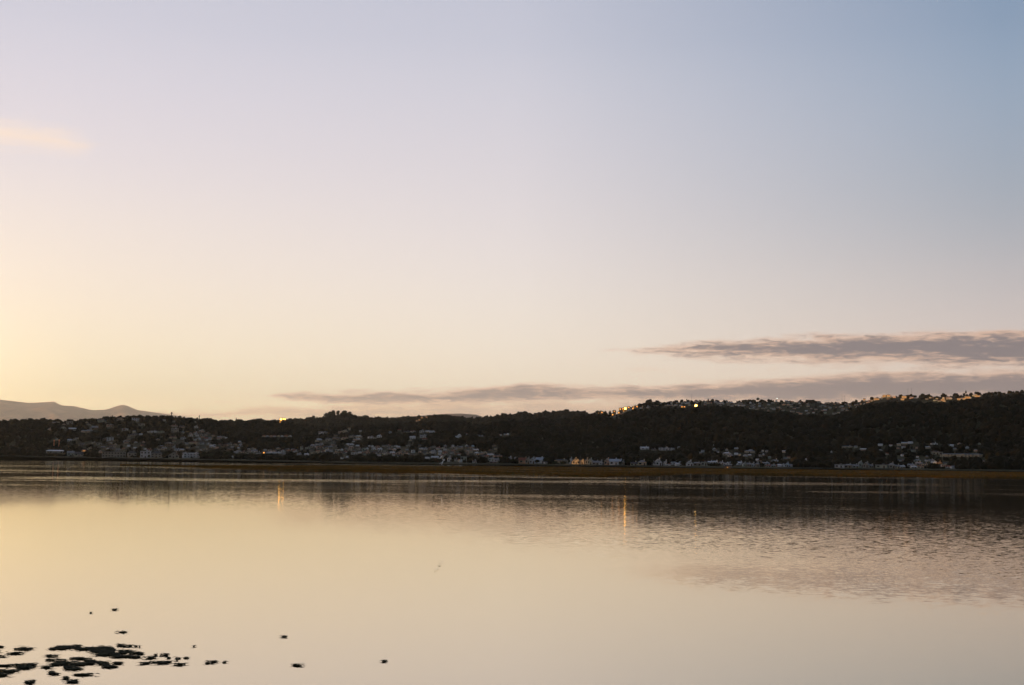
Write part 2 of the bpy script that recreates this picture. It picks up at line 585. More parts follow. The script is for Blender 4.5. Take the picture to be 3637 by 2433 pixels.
# long slicks and cat's-paws lying across the lagoon
sn, _ = T.noise(T.comb(T.math('MULTIPLY', X, 0.0060), T.math('MULTIPLY', Y, 0.022), 0.0), 1.0, 4.0, 0.62, 0.4)
paw = T.maprange(sn, 0.52, 0.60)
far_f = T.maprange(Y, 150, 330)
sn2, _ = T.noise(T.comb(T.math('MULTIPLY', X, 0.02), T.math('MULTIPLY', Y, 0.05), 5.0), 1.0, 3.0, 0.6, 0.4)
patchy = T.maprange(sn2, 0.3, 0.7, 0.45, 1.5)
amp = T.math('MULTIPLY', breeze, T.math('ADD', 0.0045, T.math('MULTIPLY', side, 0.0075)))
amp = T.math('MULTIPLY', amp, T.math('MULTIPLY', patchy, T.maprange(Y, 60, 150, 1.7, 0.85)))
amp = T.math('MULTIPLY', amp, T.math('SUBTRACT', 1.0, T.math('MULTIPLY', far_f, 0.15)))
amp = T.math('ADD', amp, T.math('MULTIPLY', T.math('MULTIPLY', paw, far_f), 0.038))
amp = T.math('ADD', amp, T.math('ADD', 0.0022, T.math('MULTIPLY', far_f, 0.0022)))
# a small patch of ripples out on the calm water
rp = on_water(1560, 2010)
dx = T.math('DIVIDE', T.math('SUBTRACT', X, rp.x), 0.16)
dy = T.math('DIVIDE', T.math('SUBTRACT', Y, rp.y), 5.5)
rr = T.math('ADD', T.math('MULTIPLY', dx, dx), T.math('MULTIPLY', dy, dy))
amp = T.math('ADD', amp, T.math('MULTIPLY', T.maprange(rr, 1.2, 0.3), 0.05))
_, c1 = T.noise(T.comb(T.math('MULTIPLY', X, 0.7), Y, 0.0), 4.6, 3.0, 0.6, 0.2)
_, c2 = T.noise(T.comb(T.math('MULTIPLY', X, 0.7), Y, 3.0), 1.5, 2.0, 0.5, 0.3)
cm = T.mix(0.38, c1, c2)
vs = T.new('ShaderNodeVectorMath', operation='SUBTRACT')
T.l.new(cm, vs.inputs[0])
vs.inputs[1].default_value = (0.5, 0.5, 0.5)
vm = T.new('ShaderNodeVectorMath', operation='SCALE')
T.l.new(vs.outputs[0], vm.inputs[0])
T.put(vm.inputs['Scale'], T.math('MULTIPLY', amp, 6.0))
vmul = T.new('ShaderNodeVectorMath', operation='MULTIPLY_ADD')
T.l.new(vm.outputs[0], vmul.inputs[0])
vmul.inputs[1].default_value = (0.55, 1.0, 0.0)
vmul.inputs[2].default_value = (0, 0, 1)
vn = T.new('ShaderNodeVectorMath', operation='NORMALIZE')
T.l.new(vmul.outputs[0], vn.inputs[0])
gl = T.new('ShaderNodeBsdfGlossy')
gl.inputs['Color'].default_value = (0.86, 0.79, 0.665, 1)
gl.inputs['Roughness'].default_value = 0.04
T.l.new(vn.outputs[0], gl.inputs['Normal'])
df = T.new('ShaderNodeBsdfDiffuse')
df.inputs['Color'].default_value = (0.09, 0.08, 0.065, 1)
fr = T.new('ShaderNodeLayerWeight')
fr.inputs['Blend'].default_value = 0.5
fac = T.maprange(fr.outputs['Facing'], 0.0, 0.94, 0.1, 0.96, smooth=False)
ms = T.new('ShaderNodeMixShader')
T.l.new(fac, ms.inputs[0])
T.l.new(df.outputs[0], ms.inputs[1])
T.l.new(gl.outputs[0], ms.inputs[2])
out = T.new('ShaderNodeOutputMaterial')
T.l.new(ms.outputs[0], out.inputs[0])
water = add_mesh('water', [(-9000, -3000, 0), (9000, -3000, 0), (9000, 9000, 0), (-9000, 9000, 0)], [(0, 1, 2, 3)], mw)
tag(water, kind='structure')

# ------------------------------------------------------------------ salt marsh
FRONT = [(430, 1653), (560, 1657), (710, 1661), (987, 1670), (1300, 1676), (1800, 1686), (2130, 1692), (2300, 1688), (2440, 1681), (2700, 1686), (2886, 1689), (3494, 1697), (3900, 1702)]
BACK = [(430, 1652.5), (560, 1655), (710, 1656), (987, 1655), (1300, 1656), (1840, 1658), (2440, 1664), (3494, 1676), (3900, 1682)]


def edge(pts, drop=0.0):
    a = sorted(az_slope(px, py + drop) for px, py in pts)
    return np.array([p[0] for p in a]), np.array([-CAM_H / p[1] for p in a])


FE, BE = edge(FRONT), edge(BACK)
MTH = np.linspace(FE[0][0], FE[0][-1], 700)
mf = np.interp(MTH, *FE) + 9 * np.sin(MTH * 90) + 5 * np.sin(MTH * 233 + 1) + 3 * np.sin(MTH * 610)
mb_ = np.interp(MTH, *BE) + 14 * np.sin(MTH * 60 + 2) + 8 * np.sin(MTH * 190)
mb_ = np.maximum(mb_, mf + 8)
NS = 30
S = np.linspace(0, 1, NS)[:, None]
D_ = mf[None, :] + (mb_ - mf)[None, :] * S
Zm = -0.2 + 0.48 * np.clip(np.minimum(S * 9, (1 - S) * 9), 0, 1) + 0.05 * np.sin(D_ * 0.11 + MTH[None, :] * 300) + 0 * D_
Vm = np.stack([D_ * np.sin(MTH)[None, :], D_ * np.cos(MTH)[None, :], Zm], -1).reshape(-1, 3)
i = np.arange(NS - 1)[:, None] * 700 + np.arange(699)[None, :]
M_mud = mat('marsh_mud', (0.16, 0.10, 0.035), 0.9, 0.5, 0.03, 0.1)
marsh = add_np('marsh_ground', Vm, np.stack([i, i + 1, i + 701, i + 700], -1).reshape(-1, 4)[:, ::-1], M_mud, True)
tag(marsh, kind='structure')

NT_ = 60000
a = rng.uniform(0, 1, NT_)
k = (a * 699).astype(int)
s = rng.uniform(0.02, 0.99, NT_) ** 1.3
th = MTH[k] + rng.uniform(0, 1, NT_) * (MTH[1] - MTH[0])
d = mf[k] + (mb_[k] - mf[k]) * s
band = 0.5 + 0.5 * np.sin(d * 0.052 + 2.0 * np.sin(th * 25) + 3 * np.sin(th * 9))
hgt = rng.uniform(0.22, 0.5, NT_) * (0.6 + 0.5 * band)
wid = rng.uniform(0.5, 1.4, NT_)
ang = rng.uniform(-0.6, 0.6, NT_)
bx, by = d * np.sin(th), d * np.cos(th)
V = np.zeros((NT_, 2, 4, 3))
for q, off in enumerate((0.0, 1.4)):
    ca, sa = np.cos(ang + off), np.sin(ang + off)
    for c, (u, zz) in enumerate(((-1, 0), (1, 0), (0.7, 1), (-0.6, 0.85))):
        V[:, q, c, 0] = bx + ca * u * wid / 2
        V[:, q, c, 1] = by + sa * u * wid / 2
        V[:, q, c, 2] = 0.1 + zz * hgt + (0.08 * rng.normal(size=NT_) if zz else 0)
F = np.arange(NT_ * 8).reshape(-1, 4)
tint = np.repeat(np.clip(band * 0.7 + rng.normal(0, 0.25, NT_), 0, 1), 8)
M_mg = mat('marsh_grass', (0.30, 0.145, 0.018), 0.8, 0.3, 0.05, 0.05, attr='tint')
mg = add_np('marsh_grass', V.reshape(-1, 3), F, M_mg, False, tint)
tag(mg, 'golden brown salt marsh grass on the long flat island in the lagoon', 'marsh grass', kind='stuff')


# ------------------------------------------------------------------ terrain lookup along a pixel's ray
_dd = np.arange(1050, 5200, 3.0)


def hit(px, py):
    r = ray(px, py)
    th = math.atan2(r.x, r.y)
    sl = r.z / math.hypot(r.x, r.y)
    z = height(_dd * math.sin(th), _dd * math.cos(th))
    below = z > CAM_H + _dd * sl
    k = int(np.argmax(below)) if below.any() else -1
    if k < 0:
        k = int(np.argmax((z - CAM_H) / _dd))
    d = _dd[k]
    return Vector((d * math.sin(th), d * math.cos(th), float(z[k]))), float(d)


def land_hit(px, py):
    p, d = hit(px, py)
    th = math.atan2(p.x, p.y)
    sd_ = float(shore_d(th)) + 32
    if d < sd_:
        d = sd_
        p = Vector((d * math.sin(th), d * math.cos(th), float(height(d * math.sin(th), d * math.cos(th)))))
    return p, d


# ------------------------------------------------------------------ houses
HOUSES = []     # (x, y, w, h, style, wall, roof, zone)


def reg(k, lst, zone, dflt=None):
    x0 = [160, 700, 1240, 1780, 2320, 2900][k - 1]
    for e in lst:
        X_, Y_, w, h = e[:4]
        st = e[4] if len(e) > 4 else None
        wl = e[5] if len(e) > 5 else None
        rf = e[6] if len(e) > 6 else None
        HOUSES.append(dict(x=x0 + X_ / 3.907, y=1380 + Y_ / 3.907, w=w / 3.907, h=h / 3.907, st=st, wl=wl, rf=rf, zone=zone))


# zone names: shore_*, slope_* ... the numbers are the measured centre and size of each building in the photograph
reg(1, [(145, 880, 230, 50, 'long', 'grey', 'pale'), (355, 900, 90, 60, 'gs', 'green', 'grey'), (480, 910, 110, 55, 'gs', 'grey', 'dark'),
        (768, 875, 34, 40, 'gf', 'pink', 'grey'), (955, 918, 300, 78, 'flat', 'grey', 'grey'), (1205, 905, 110, 70, 'hip', 'grey', 'dark'),
        (1395, 915, 130, 90, 'flat', 'white', 'pale'), (1550, 915, 138, 88, 'hip', 'grey', 'dark'), (1785, 925, 130, 85, 'gf', 'grey', 'dark'),
        (2022, 922, 212, 80, 'wings', 'white', 'grey')], 'west_shore')
reg(1, [(1040, 420, 90, 40), (1255, 430, 90, 50, 'flat', 'white'), (780, 445, 120, 30, 'long'), (340, 468, 80, 25), (900, 515, 80, 30), (690, 545, 80, 48),
        (560, 595, 100, 35, 'long'), (1340, 500, 80, 32), (380, 560, 90, 28), (250, 540, 60, 30)], 'west_top')
reg(1, [(1110, 570, 80, 30), (1500, 600, 100, 26, 'long'), (1610, 602, 80, 25), (1240, 640, 70, 32), (1180, 655, 50, 28), (1790, 520, 90, 32), (1900, 530, 60, 30),
        (2095, 530, 50, 38, 'gf', 'white'), (1800, 585, 90, 55, 'flat'), (1780, 680, 100, 30, 'long'), (1915, 690, 70, 40, 'hip', 'white'), (2020, 650, 60, 30), (2090, 620, 50, 38),
        (2180, 590, 60, 32), (60, 570, 50, 40, 'gf', 'pink')], 'west_mid')
reg(1, [(830, 712, 60, 38), (905, 700, 80, 50, 'flat', 'white'), (750, 768, 70, 38), (890, 775, 56, 30), (1130, 730, 80, 38), (940, 835, 80, 34), (1015, 850, 50, 28), (1090, 830, 44, 30),
        (1450, 850, 54, 30, 'gs', 'cream'), (1545, 850, 54, 30), (1720, 785, 110, 56, 'flat'), (1655, 832, 60, 38), (1835, 850, 70, 34, 'gs', 'white'), (620, 830, 60, 30), (500, 780, 60, 30), (340, 720, 50, 34)], 'west_low')
reg(1, [(1910, 742, 66, 28), (2060, 757, 110, 38, 'long', 'cream'), (2140, 695, 40, 46, 'gf', 'white'), (2180, 755, 46, 44), (2235, 700, 46, 48, 'gs', 'white'), (2262, 765, 38, 38, 'gf', 'white'), (2310, 805, 54, 38)], 'saddle')
reg(2, [(60, 590, 66, 38), (140, 620, 56, 30), (50, 640, 50, 30), (125, 690, 40, 44, 'gf', 'white'), (310, 680, 54, 36, 'gs', 'pink'), (232, 800, 46, 38, 'gs', 'white'), (100, 835, 74, 28), (370, 792, 76, 38), (450, 770, 56, 36),
        (530, 775, 46, 28), (605, 780, 48, 48, 'gf', 'white'), (450, 842, 74, 36), (540, 885, 56, 30, 'gs', 'white')], 'saddle')
for q, X_ in enumerate((925, 975, 1025, 1075, 1130, 1180, 1232, 1290)):
    reg(2, [(X_, 658, 40, 26 if q < 7 else 32, 'gf' if q % 3 else 'gs', ['cream', 'white', 'pink', 'white'][q % 4], 'red')], 'hill_row')
reg(2, [(640, 880, 56, 28), (715, 888, 50, 40), (795, 868, 80, 34), (850, 893, 50, 28, 'gs', 'white'), (1000, 893, 100, 26, 'long', 'white', 'pale'), (1110, 893, 110, 26, 'long', 'white', 'pale'), (1010, 858, 50, 26), (1075, 866, 40, 24),
        (1190, 862, 46, 38, 'gf', 'white'), (1238, 850, 44, 34), (1280, 862, 36, 28), (490, 947, 36, 28, 'gf', 'white'), (1205, 905, 40, 34)], 'town_west')
reg(2, [(1718, 612, 66, 34, 'flat', 'white'), (1700, 712, 56, 28), (1830, 716, 76, 32), (1890, 742, 56, 28), (1960, 692, 76, 25), (2050, 690, 86, 30, 'long', 'cream'), (2150, 660, 86, 26), (2250, 666, 84, 30, 'long'),
        (2050, 590, 76, 36), (2110, 560, 38, 36), (1990, 605, 54, 28), (2130, 780, 84, 28), (2100, 850, 84, 36), (1960, 860, 74, 28)], 'mid_upper')
reg(2, [(1535, 822, 66, 32), (1600, 800, 56, 36), (1665, 770, 36, 28, 'gs', 'white'), (1722, 776, 56, 28, 'gs', 'white'), (1700, 815, 90, 36, 'flat'), (1785, 814, 74, 36), (1852, 812, 60, 34), (1450, 830, 38, 54, 'flat'),
        (1808, 862, 60, 34, 'gs', 'white'), (1862, 862, 38, 38, 'gf', 'white'), (1415, 912, 58, 24, 'gs', 'white'), (1520, 917, 58, 24, 'gs', 'white', 'pale'), (1930, 892, 56, 24), (2180, 902, 74, 28), (2320, 850, 54, 54, 'flat'), (2090, 957, 38, 26, 'gs', 'white', 'pale'), (2012, 970, 30, 16, 'gs', 'white')], 'town_mid')
reg(3, [(30, 668, 60, 28), (130, 668, 76, 30, 'long'), (300, 677, 74, 28, 'gs', 'white'), (362, 687, 44, 20), (418, 662, 66, 38, 'hip', 'white'), (700, 577, 46, 30), (570, 607, 38, 36)], 'upper_centre')
reg(3, [(800, 602, 74, 24), (885, 597, 66, 26, 'long', 'white'), (1010, 590, 58, 38, 'hip', 'white'), (1090, 597, 58, 24), (1152, 601, 76, 26, 'long', 'white'), (880, 682, 76, 44), (1028, 664, 86, 38, 'gs', 'white'), (850, 718, 40, 24), (1050, 700, 66, 26)], 'upper_centre')
reg(3, [(1530, 652, 46, 44, 'gf', 'white', 'pale'), (1500, 674, 50, 18, 'gs', 'white', 'pale'), (1625, 627, 38, 22, 'gs', 'white'), (1800, 654, 38, 30, 'gs', 'white'), (1846, 654, 32, 28, 'gf', 'white', 'red'), (2097, 642, 40, 24, 'gs', 'white'), (2160, 632, 22, 24, 'gf', 'white'), (2202, 632, 26, 24, 'gf', 'white')], 'wood_edge')
reg(3, [(235, 837, 60, 28, 'gs', 'white', 'pale'), (324, 804, 24, 30, 'gf', 'white', 'pale'), (342, 836, 56, 38, 'gf', 'white', 'pale'), (427, 842, 56, 32, 'gs', 'white', 'pale'), (392, 806, 54, 30), (530, 797, 76, 34, 'hip'), (600, 802, 36, 28), (650, 796, 46, 34), (632, 846, 46, 28),
        (30, 818, 50, 30), (245, 882, 90, 34), (340, 885, 64, 34), (212, 908, 38, 34), (432, 892, 74, 36), (520, 900, 76, 40, 'long'), (600, 892, 66, 34), (690, 892, 80, 44), (762, 902, 54, 40), (412, 930, 44, 18, 'gs', 'white'), (620, 938, 24, 18, 'gs', 'white'), (680, 945, 30, 18)], 'town_centre')
reg(3, [(998, 830, 46, 28, 'gs', 'white'), (1052, 838, 54, 32, 'gs', 'white'), (1112, 830, 46, 36), (980, 876, 34, 26), (1240, 827, 66, 38, 'hip', 'pink'), (1172, 877, 54, 44), (1262, 876, 44, 26, 'gs', 'white'), (1322, 802, 54, 36), (1330, 892, 60, 34, 'gs', 'pink'), (1352, 918, 44, 24),
        (1440, 797, 30, 34, 'gf', 'white'), (1415, 823, 50, 26), (1492, 812, 60, 30), (1552, 817, 46, 36), (1442, 868, 54, 30), (1462, 902, 44, 26), (1630, 792, 38, 36, 'gf', 'white'), (1680, 824, 76, 26), (1718, 800, 28, 24, 'gs', 'blue', 'blue'), (1762, 852, 70, 26, 'gs', 'pink'),
        (1960, 857, 56, 20), (2032, 832, 36, 28), (888, 872, 46, 44, 'flat', 'blue'), (880, 918, 46, 26)], 'town_east')
reg(3, [(1650, 890, 22, 60, 'flat', 'pink'), (1770, 902, 66, 44, 'hip', 'cream'), (1825, 897, 56, 32), (1882, 893, 56, 28), (1960, 920, 84, 30), (1900, 942, 70, 26), (2060, 938, 120, 22, 'long', 'pink'), (1978, 982, 84, 46, 'hip', 'green'), (2052, 992, 70, 46, 'gs', 'green'),
        (2000, 1026, 110, 26, 'long'), (1590, 968, 84, 64, 'flat', 'green'), (1524, 994, 28, 40, 'gf', 'cream', 'red'), (1548, 1008, 26, 30, 'gf', 'white'), (1480, 992, 44, 26, 'gs', 'white'), (1390, 980, 46, 70, 'gf', 'white', 'grey'), (1418, 962, 36, 30, 'gs', 'white'),
        (1287, 966, 60, 44, 'gf', 'cream', 'pale'), (1190, 957, 100, 36, 'gs', 'grey', 'pale'), (1084, 971, 54, 16, 'gs', 'white', 'pale'), (1142, 955, 38, 30, 'gf', 'green'), (1312, 986, 26, 36), (1738, 1022, 56, 22, 'gs', 'white'), (2235, 963, 40, 32, 'gf', 'white', 'blue'), (2315, 968, 40, 26, 'gs', 'white')], 'shore_middle')
reg(4, [(122, 967, 46, 28, 'gs', 'white'), (205, 970, 38, 24, 'gs', 'white'), (312, 1000, 140, 82, 'gs', 'pink', 'red'), (372, 1003, 54, 86, 'gf', 'grey', 'grey'), (436, 1002, 76, 84, 'gf', 'blue', 'blue'), (542, 998, 122, 84, 'gs', 'white', 'blue'), (618, 1024, 44, 40, 'gs', 'white', 'grey'),
        (835, 1008, 176, 50, 'long', 'cream', 'dark'), (966, 1004, 46, 80, 'gf', 'white', 'grey'), (1022, 1010, 76, 84, 'gf', 'cream', 'dark'), (1098, 1014, 100, 86, 'wings', 'cream', 'dark'), (1188, 1012, 56, 80, 'gf', 'grey', 'dark'),
        (1238, 1014, 56, 84, 'gf', 'green', 'grey'), (1315, 1030, 96, 54, 'gs', 'grey', 'grey'), (1385, 1032, 52, 60, 'gf', 'white', 'grey')], 'shore_gables')
reg(4, [(1472, 1018, 70, 92, 'gf', 'pink', 'blue'), (1568, 1020, 124, 84, 'gs', 'white', 'blue'), (1655, 1012, 46, 56, 'gs', 'blue', 'blue'), (1692, 1030, 38, 60, 'gf', 'grey', 'blue'),
        (1846, 1048, 96, 52, 'gs', 'green', 'dark'), (1958, 1035, 118, 76, 'hip', 'cream', 'grey'), (2108, 1036, 40, 46, 'gs', 'grey', 'dark'), (2180, 1024, 88, 90, 'gf', 'white', 'grey'), (2282, 1032, 44, 60, 'gf', 'white', 'grey'), (2330, 1068, 24, 30, 'gs', 'white')], 'shore_columns')
reg(4, [(1990, 828, 112, 42, 'gs', 'white', 'pale'), (2120, 850, 60, 26, 'gs', 'grey', 'dark')], 'foot_slope')
reg(5, [(185, 832, 210, 56, 'mansion', 'white', 'grey'), (356, 822, 30, 20, 'gs', 'white'), (686, 872, 40, 24, 'gs', 'white'), (850, 842, 46, 40, 'gf', 'white'), (868, 856, 34, 22), (895, 886, 28, 14), (1022, 905, 100, 44, 'hip', 'grey', 'pale'), (1066, 932, 60, 38, 'gs', 'cream'),
        (1152, 911, 46, 22, 'gs', 'white', 'pale'), (1202, 925, 24, 14), (1340, 877, 140, 38, 'long', 'cream', 'grey'), (1520, 862, 26, 28), (1582, 867, 42, 34, 'hip', 'white'), (830, 780, 18, 18, 'gf', 'white'), (1530, 925, 18, 16)], 'foot_slope')
reg(5, [(20, 1070, 30, 28, 'gs', 'white'), (165, 1042, 46, 56, 'gf', 'white', 'grey'), (225, 1075, 28, 24, 'gs', 'white'), (260, 1034, 38, 46, 'gf', 'white', 'grey'), (312, 1034, 60, 40, 'gs', 'blue', 'grey'), (332, 1068, 46, 24, 'gs', 'white'), (374, 1032, 32, 48, 'gf', 'blue', 'grey'),
        (505, 1040, 84, 72, 'gf', 'white', 'grey'), (610, 1046, 110, 48, 'long', 'grey', 'grey'), (708, 1044, 80, 56, 'flat', 'green', 'grey'), (792, 1024, 80, 34, 'gs', 'white', 'pale'), (868, 1022, 66, 28, 'gs', 'white', 'pale'), (945, 1030, 70, 36, 'hip', 'white', 'grey'),
        (1000, 1048, 46, 36, 'gs', 'blue', 'grey'), (1036, 1042, 34, 50, 'gf', 'white', 'pale'), (1084, 1036, 44, 46, 'gs', 'white', 'grey')], 'east_row')
reg(5, [(1205, 1038, 84, 44, 'gs', 'white', 'pale'), (1268, 1056, 50, 56, 'gf', 'green', 'grey'), (1325, 1056, 56, 52, 'gs', 'grey', 'grey'), (1384, 1062, 56, 56, 'gf', 'blue', 'grey'), (1446, 1056, 60, 54, 'hip', 'grey', 'grey'), (1560, 1042, 84, 26, 'gs', 'blue', 'grey'), (1600, 1080, 66, 30, 'gs', 'white'),
        (1664, 1082, 56, 32, 'gs', 'green'), (1722, 1072, 40, 34), (1752, 1094, 50, 16, 'gs', 'white'), (1808, 1070, 46, 56, 'gf', 'white', 'grey'), (1860, 1060, 50, 56, 'gf', 'blue', 'blue'), (1908, 1074, 44, 46, 'gs', 'blue', 'grey'),
        (1446, 992, 40, 28, 'gs', 'white', 'pale'), (1480, 1012, 50, 24), (1690, 1000, 84, 30, 'hip', 'white', 'grey'), (1612, 965, 36, 14), (1835, 976, 46, 26, 'gs', 'brown'), (1880, 962, 40, 16, 'gs', 'cream'), (2126, 992, 28, 24)], 'east_row_far')
reg(6, [(320, 1076, 116, 52, 'flat', 'white', 'grey'), (445, 1076, 100, 52, 'long', 'grey', 'grey'), (540, 1078, 76, 46, 'gs', 'green', 'grey'), (612, 1054, 54, 84, 'gf', 'green', 'grey'), (692, 1062, 72, 76, 'gf', 'grey', 'grey'), (762, 1074, 60, 40, 'gs', 'grey', 'grey'),
        (905, 1080, 150, 50, 'flat', 'green', 'grey'), (1045, 1072, 74, 76, 'hip', 'grey', 'grey'), (1122, 1084, 70, 46, 'gs', 'cream', 'grey'), (1190, 1086, 62, 34, 'gs', 'grey', 'pale')], 'far_east_shore')
reg(6, [(1310, 1064, 84, 38, 'gs', 'grey', 'grey'), (1345, 1092, 70, 32), (1400, 1000, 84, 36, 'hip', 'green'), (1420, 1042, 84, 36, 'gs', 'grey'), (1440, 1086, 80, 44, 'hip', 'cream'), (1525, 998, 30, 22, 'gs', 'white'), (1510, 1052, 54, 28), (1592, 1000, 70, 30, 'gs', 'green'),
        (1628, 1030, 66, 28, 'gs', 'green'), (1700, 1032, 60, 28), (1780, 1042, 46, 26), (1760, 1072, 50, 28), (1830, 1088, 54, 22, 'gs', 'white'), (1900, 1102, 64, 14, 'gs', 'white'), (2310, 1010, 20, 24), (1155, 996, 46, 28, 'gs', 'white'), (1202, 994, 22, 24)], 'far_east_shore_right')
reg(6, [(430, 812, 140, 22, 'long', 'cream', 'grey'), (546, 818, 38, 12), (886, 790, 54, 15, 'gs', 'white', 'pale'), (1030, 791, 42, 20, 'hip', 'white'), (1220, 766, 76, 13, 'gs', 'cream', 'pale'), (1304, 758, 56, 18, 'gs', 'white', 'pale'), (1630, 769, 84, 22, 'hip', 'white'),
        (1860, 796, 66, 13, 'gs', 'green'), (2092, 818, 40, 28, 'gf', 'blue'), (2260, 768, 36, 20), (1130, 826, 36, 24), (1202, 820, 42, 22, 'gs', 'white'), (1396, 827, 28, 12), (1540, 826, 74, 14, 'long'), (1342, 866, 56, 16, 'gs', 'green'), (650, 852, 76, 14, 'gs', 'brown'), (207, 881, 22, 18, 'gf', 'white'),
        (1670, 898, 130, 40, 'flat', 'green', 'grey'), (2010, 928, 520, 44, 'complex', 'cream', 'grey')], 'east_slope')
# the plateau behind the dark rim
_pl = random.Random(3)
PLAT = []
for q in range(150):
    x = _pl.uniform(2390, 3060)
    top = np.interp(x, [2390, 2480, 2600, 2760, 2900, 3000, 3060], [1432, 1422, 1428, 1424, 1424, 1430, 1428])
    bot = np.interp(x, [2390, 2480, 2600, 2700, 2780, 2850, 2940, 3020, 3060], [1442, 1440, 1442, 1456, 1461, 1472, 1474, 1458, 1440])
    y = _pl.uniform(top, bot)
    PLAT.append((x, y))
for (x, y) in PLAT:
    HOUSES.append(dict(x=x, y=y, w=_pl.uniform(5, 12), h=_pl.uniform(3.5, 6), st=None, wl=None, rf=None, zone='plateau'))
for q in range(40):
    x = _pl.uniform(3060, 3490)
    y = np.interp(x, [3060, 3140, 3250, 3350, 3490], [1430, 1413, 1414, 1418, 1404]) + _pl.uniform(-5, 8)
    HOUSES.append(dict(x=x, y=y, w=_pl.uniform(5, 12), h=_pl.uniform(3.5, 6), st=None, wl=None, rf=None, zone='plateau_right'))
for q in range(26):
    x = _pl.uniform(2160, 2390)
    y = np.interp(x, [2160, 2220, 2300, 2390], [1464, 1456, 1444, 1436]) + _pl.uniform(-6, 3)
    HOUSES.append(dict(x=x, y=y, w=_pl.uniform(6, 11), h=_pl.uniform(4, 6), st=None, wl=None, rf=None, zone='ridge_end'))

_pl2 = random.Random(21)
for (zone, n_, x0_, x1_, top_, bot_) in (('west_mid', 34, 190, 700, 1492, 1585), ('west_low', 22, 300, 720, 1560, 1600), ('saddle', 26, 690, 860, 1545, 1598), ('town_west', 16, 840, 1060, 1592, 1606),
                                         ('mid_upper', 14, 1120, 1300, 1528, 1570), ('town_mid', 24, 1060, 1300, 1575, 1612), ('town_centre', 24, 1270, 1450, 1582, 1616), ('town_east', 34, 1480, 1780, 1580, 1622),
                                         ('east_slope', 12, 3080, 3480, 1576, 1625), ('foot_slope', 8, 2480, 2800, 1592, 1625)):
    for q in range(n_):
        x = _pl2.uniform(x0_, x1_)
        y = _pl2.uniform(top_, bot_)
        HOUSES.append(dict(x=x, y=y, w=_pl2.uniform(7, 13), h=_pl2.uniform(4.5, 7), st=None, wl=_pl2.choice(['cream', 'grey', 'pink', 'grey', 'brown', 'white']), rf=None, zone=zone))

ZONES = {
    'west_shore': ('the shore row by open water', 'houses along the western waterfront'),
    'west_top': ('the top of the western hill', 'houses on top of the western hill'),
    'west_mid': ('the middle of the western hillside', 'houses halfway up the western hill'),
    'west_low': ('the foot of the western hill', 'houses at the foot of the western hill'),
    'saddle': ('the slope right of the western hill', 'houses on the slope beside the western hill'),
    'hill_row': ('the short lone row on the wooded slope', 'small houses in a row on the wooded slope'),
    'town_west': ('the town below the lone hill row', 'low town buildings behind the dark bank'),
    'mid_upper': ('the slope under the tree-crowned summit', 'houses under the tree-crowned summit'),
    'town_mid': ('the town below the tree-crowned summit', 'town houses below the tree-crowned summit'),
    'upper_centre': ('the upper slope of the central hill', 'houses high on the central hill'),
    'wood_edge': ('the dark wood edge on the central hill', 'white houses at the wood edge'),
    'town_centre': ('the town left of the flying bird', 'town houses at the foot of the central hill'),
    'town_east': ('the village slope above the flying bird', 'village houses on the slope'),
    'shore_middle': ('the shore village above the flying bird', 'shore village houses'),
    'shore_gables': ('the gabled shore row behind the marsh', 'gabled waterfront houses'),
    'shore_columns': ('the shore row below the brightest light', 'large waterfront houses'),
    'foot_slope': ('the dark foot slope above the shore row', 'houses on the dark foot slope'),
    'east_row': ('the crowded eastern shore row', 'crowded houses of the eastern shore row'),
    'east_row_far': ('the right part of the eastern shore row', 'houses ending the eastern shore row'),
    'far_east_shore': ('the rightmost shore row', 'houses of the rightmost shore row'),
    'far_east_shore_right': ('the scattered right end of the shore', 'scattered houses at the right end of the shore'),
    'east_slope': ('the dark slope above the rightmost shore', 'houses on the dark eastern slope'),
    'plateau': ('the town on the plateau', 'houses of the plateau town'),
    'plateau_right': ('the far right hilltop', 'houses along the right hilltop'),
    'ridge_end': ('the ridge by the orange lights', 'houses along the ridge by the orange lights'),
}
_hr = random.Random(11)
for hq in HOUSES:
    if hq['wl'] is None:
        hq['wl'] = _hr.choice(['grey', 'grey', 'cream', 'pink', 'green', 'white', 'brown'])
    if hq['rf'] is None:
        hq['rf'] = _hr.choice(['dark', 'grey', 'grey', 'red', 'dark', 'pale'])
    if hq['st'] is None:
        hq['st'] = _hr.choice(['gs', 'gs', 'hip', 'gf', 'flat'])
HOUSES.sort(key=lambda q: -q['w'] * q['h'])
N_SINGLE = 298
FOOT = []     # footprints kept clear of forest: (azimuth, half width in azimuth, distance, depth)


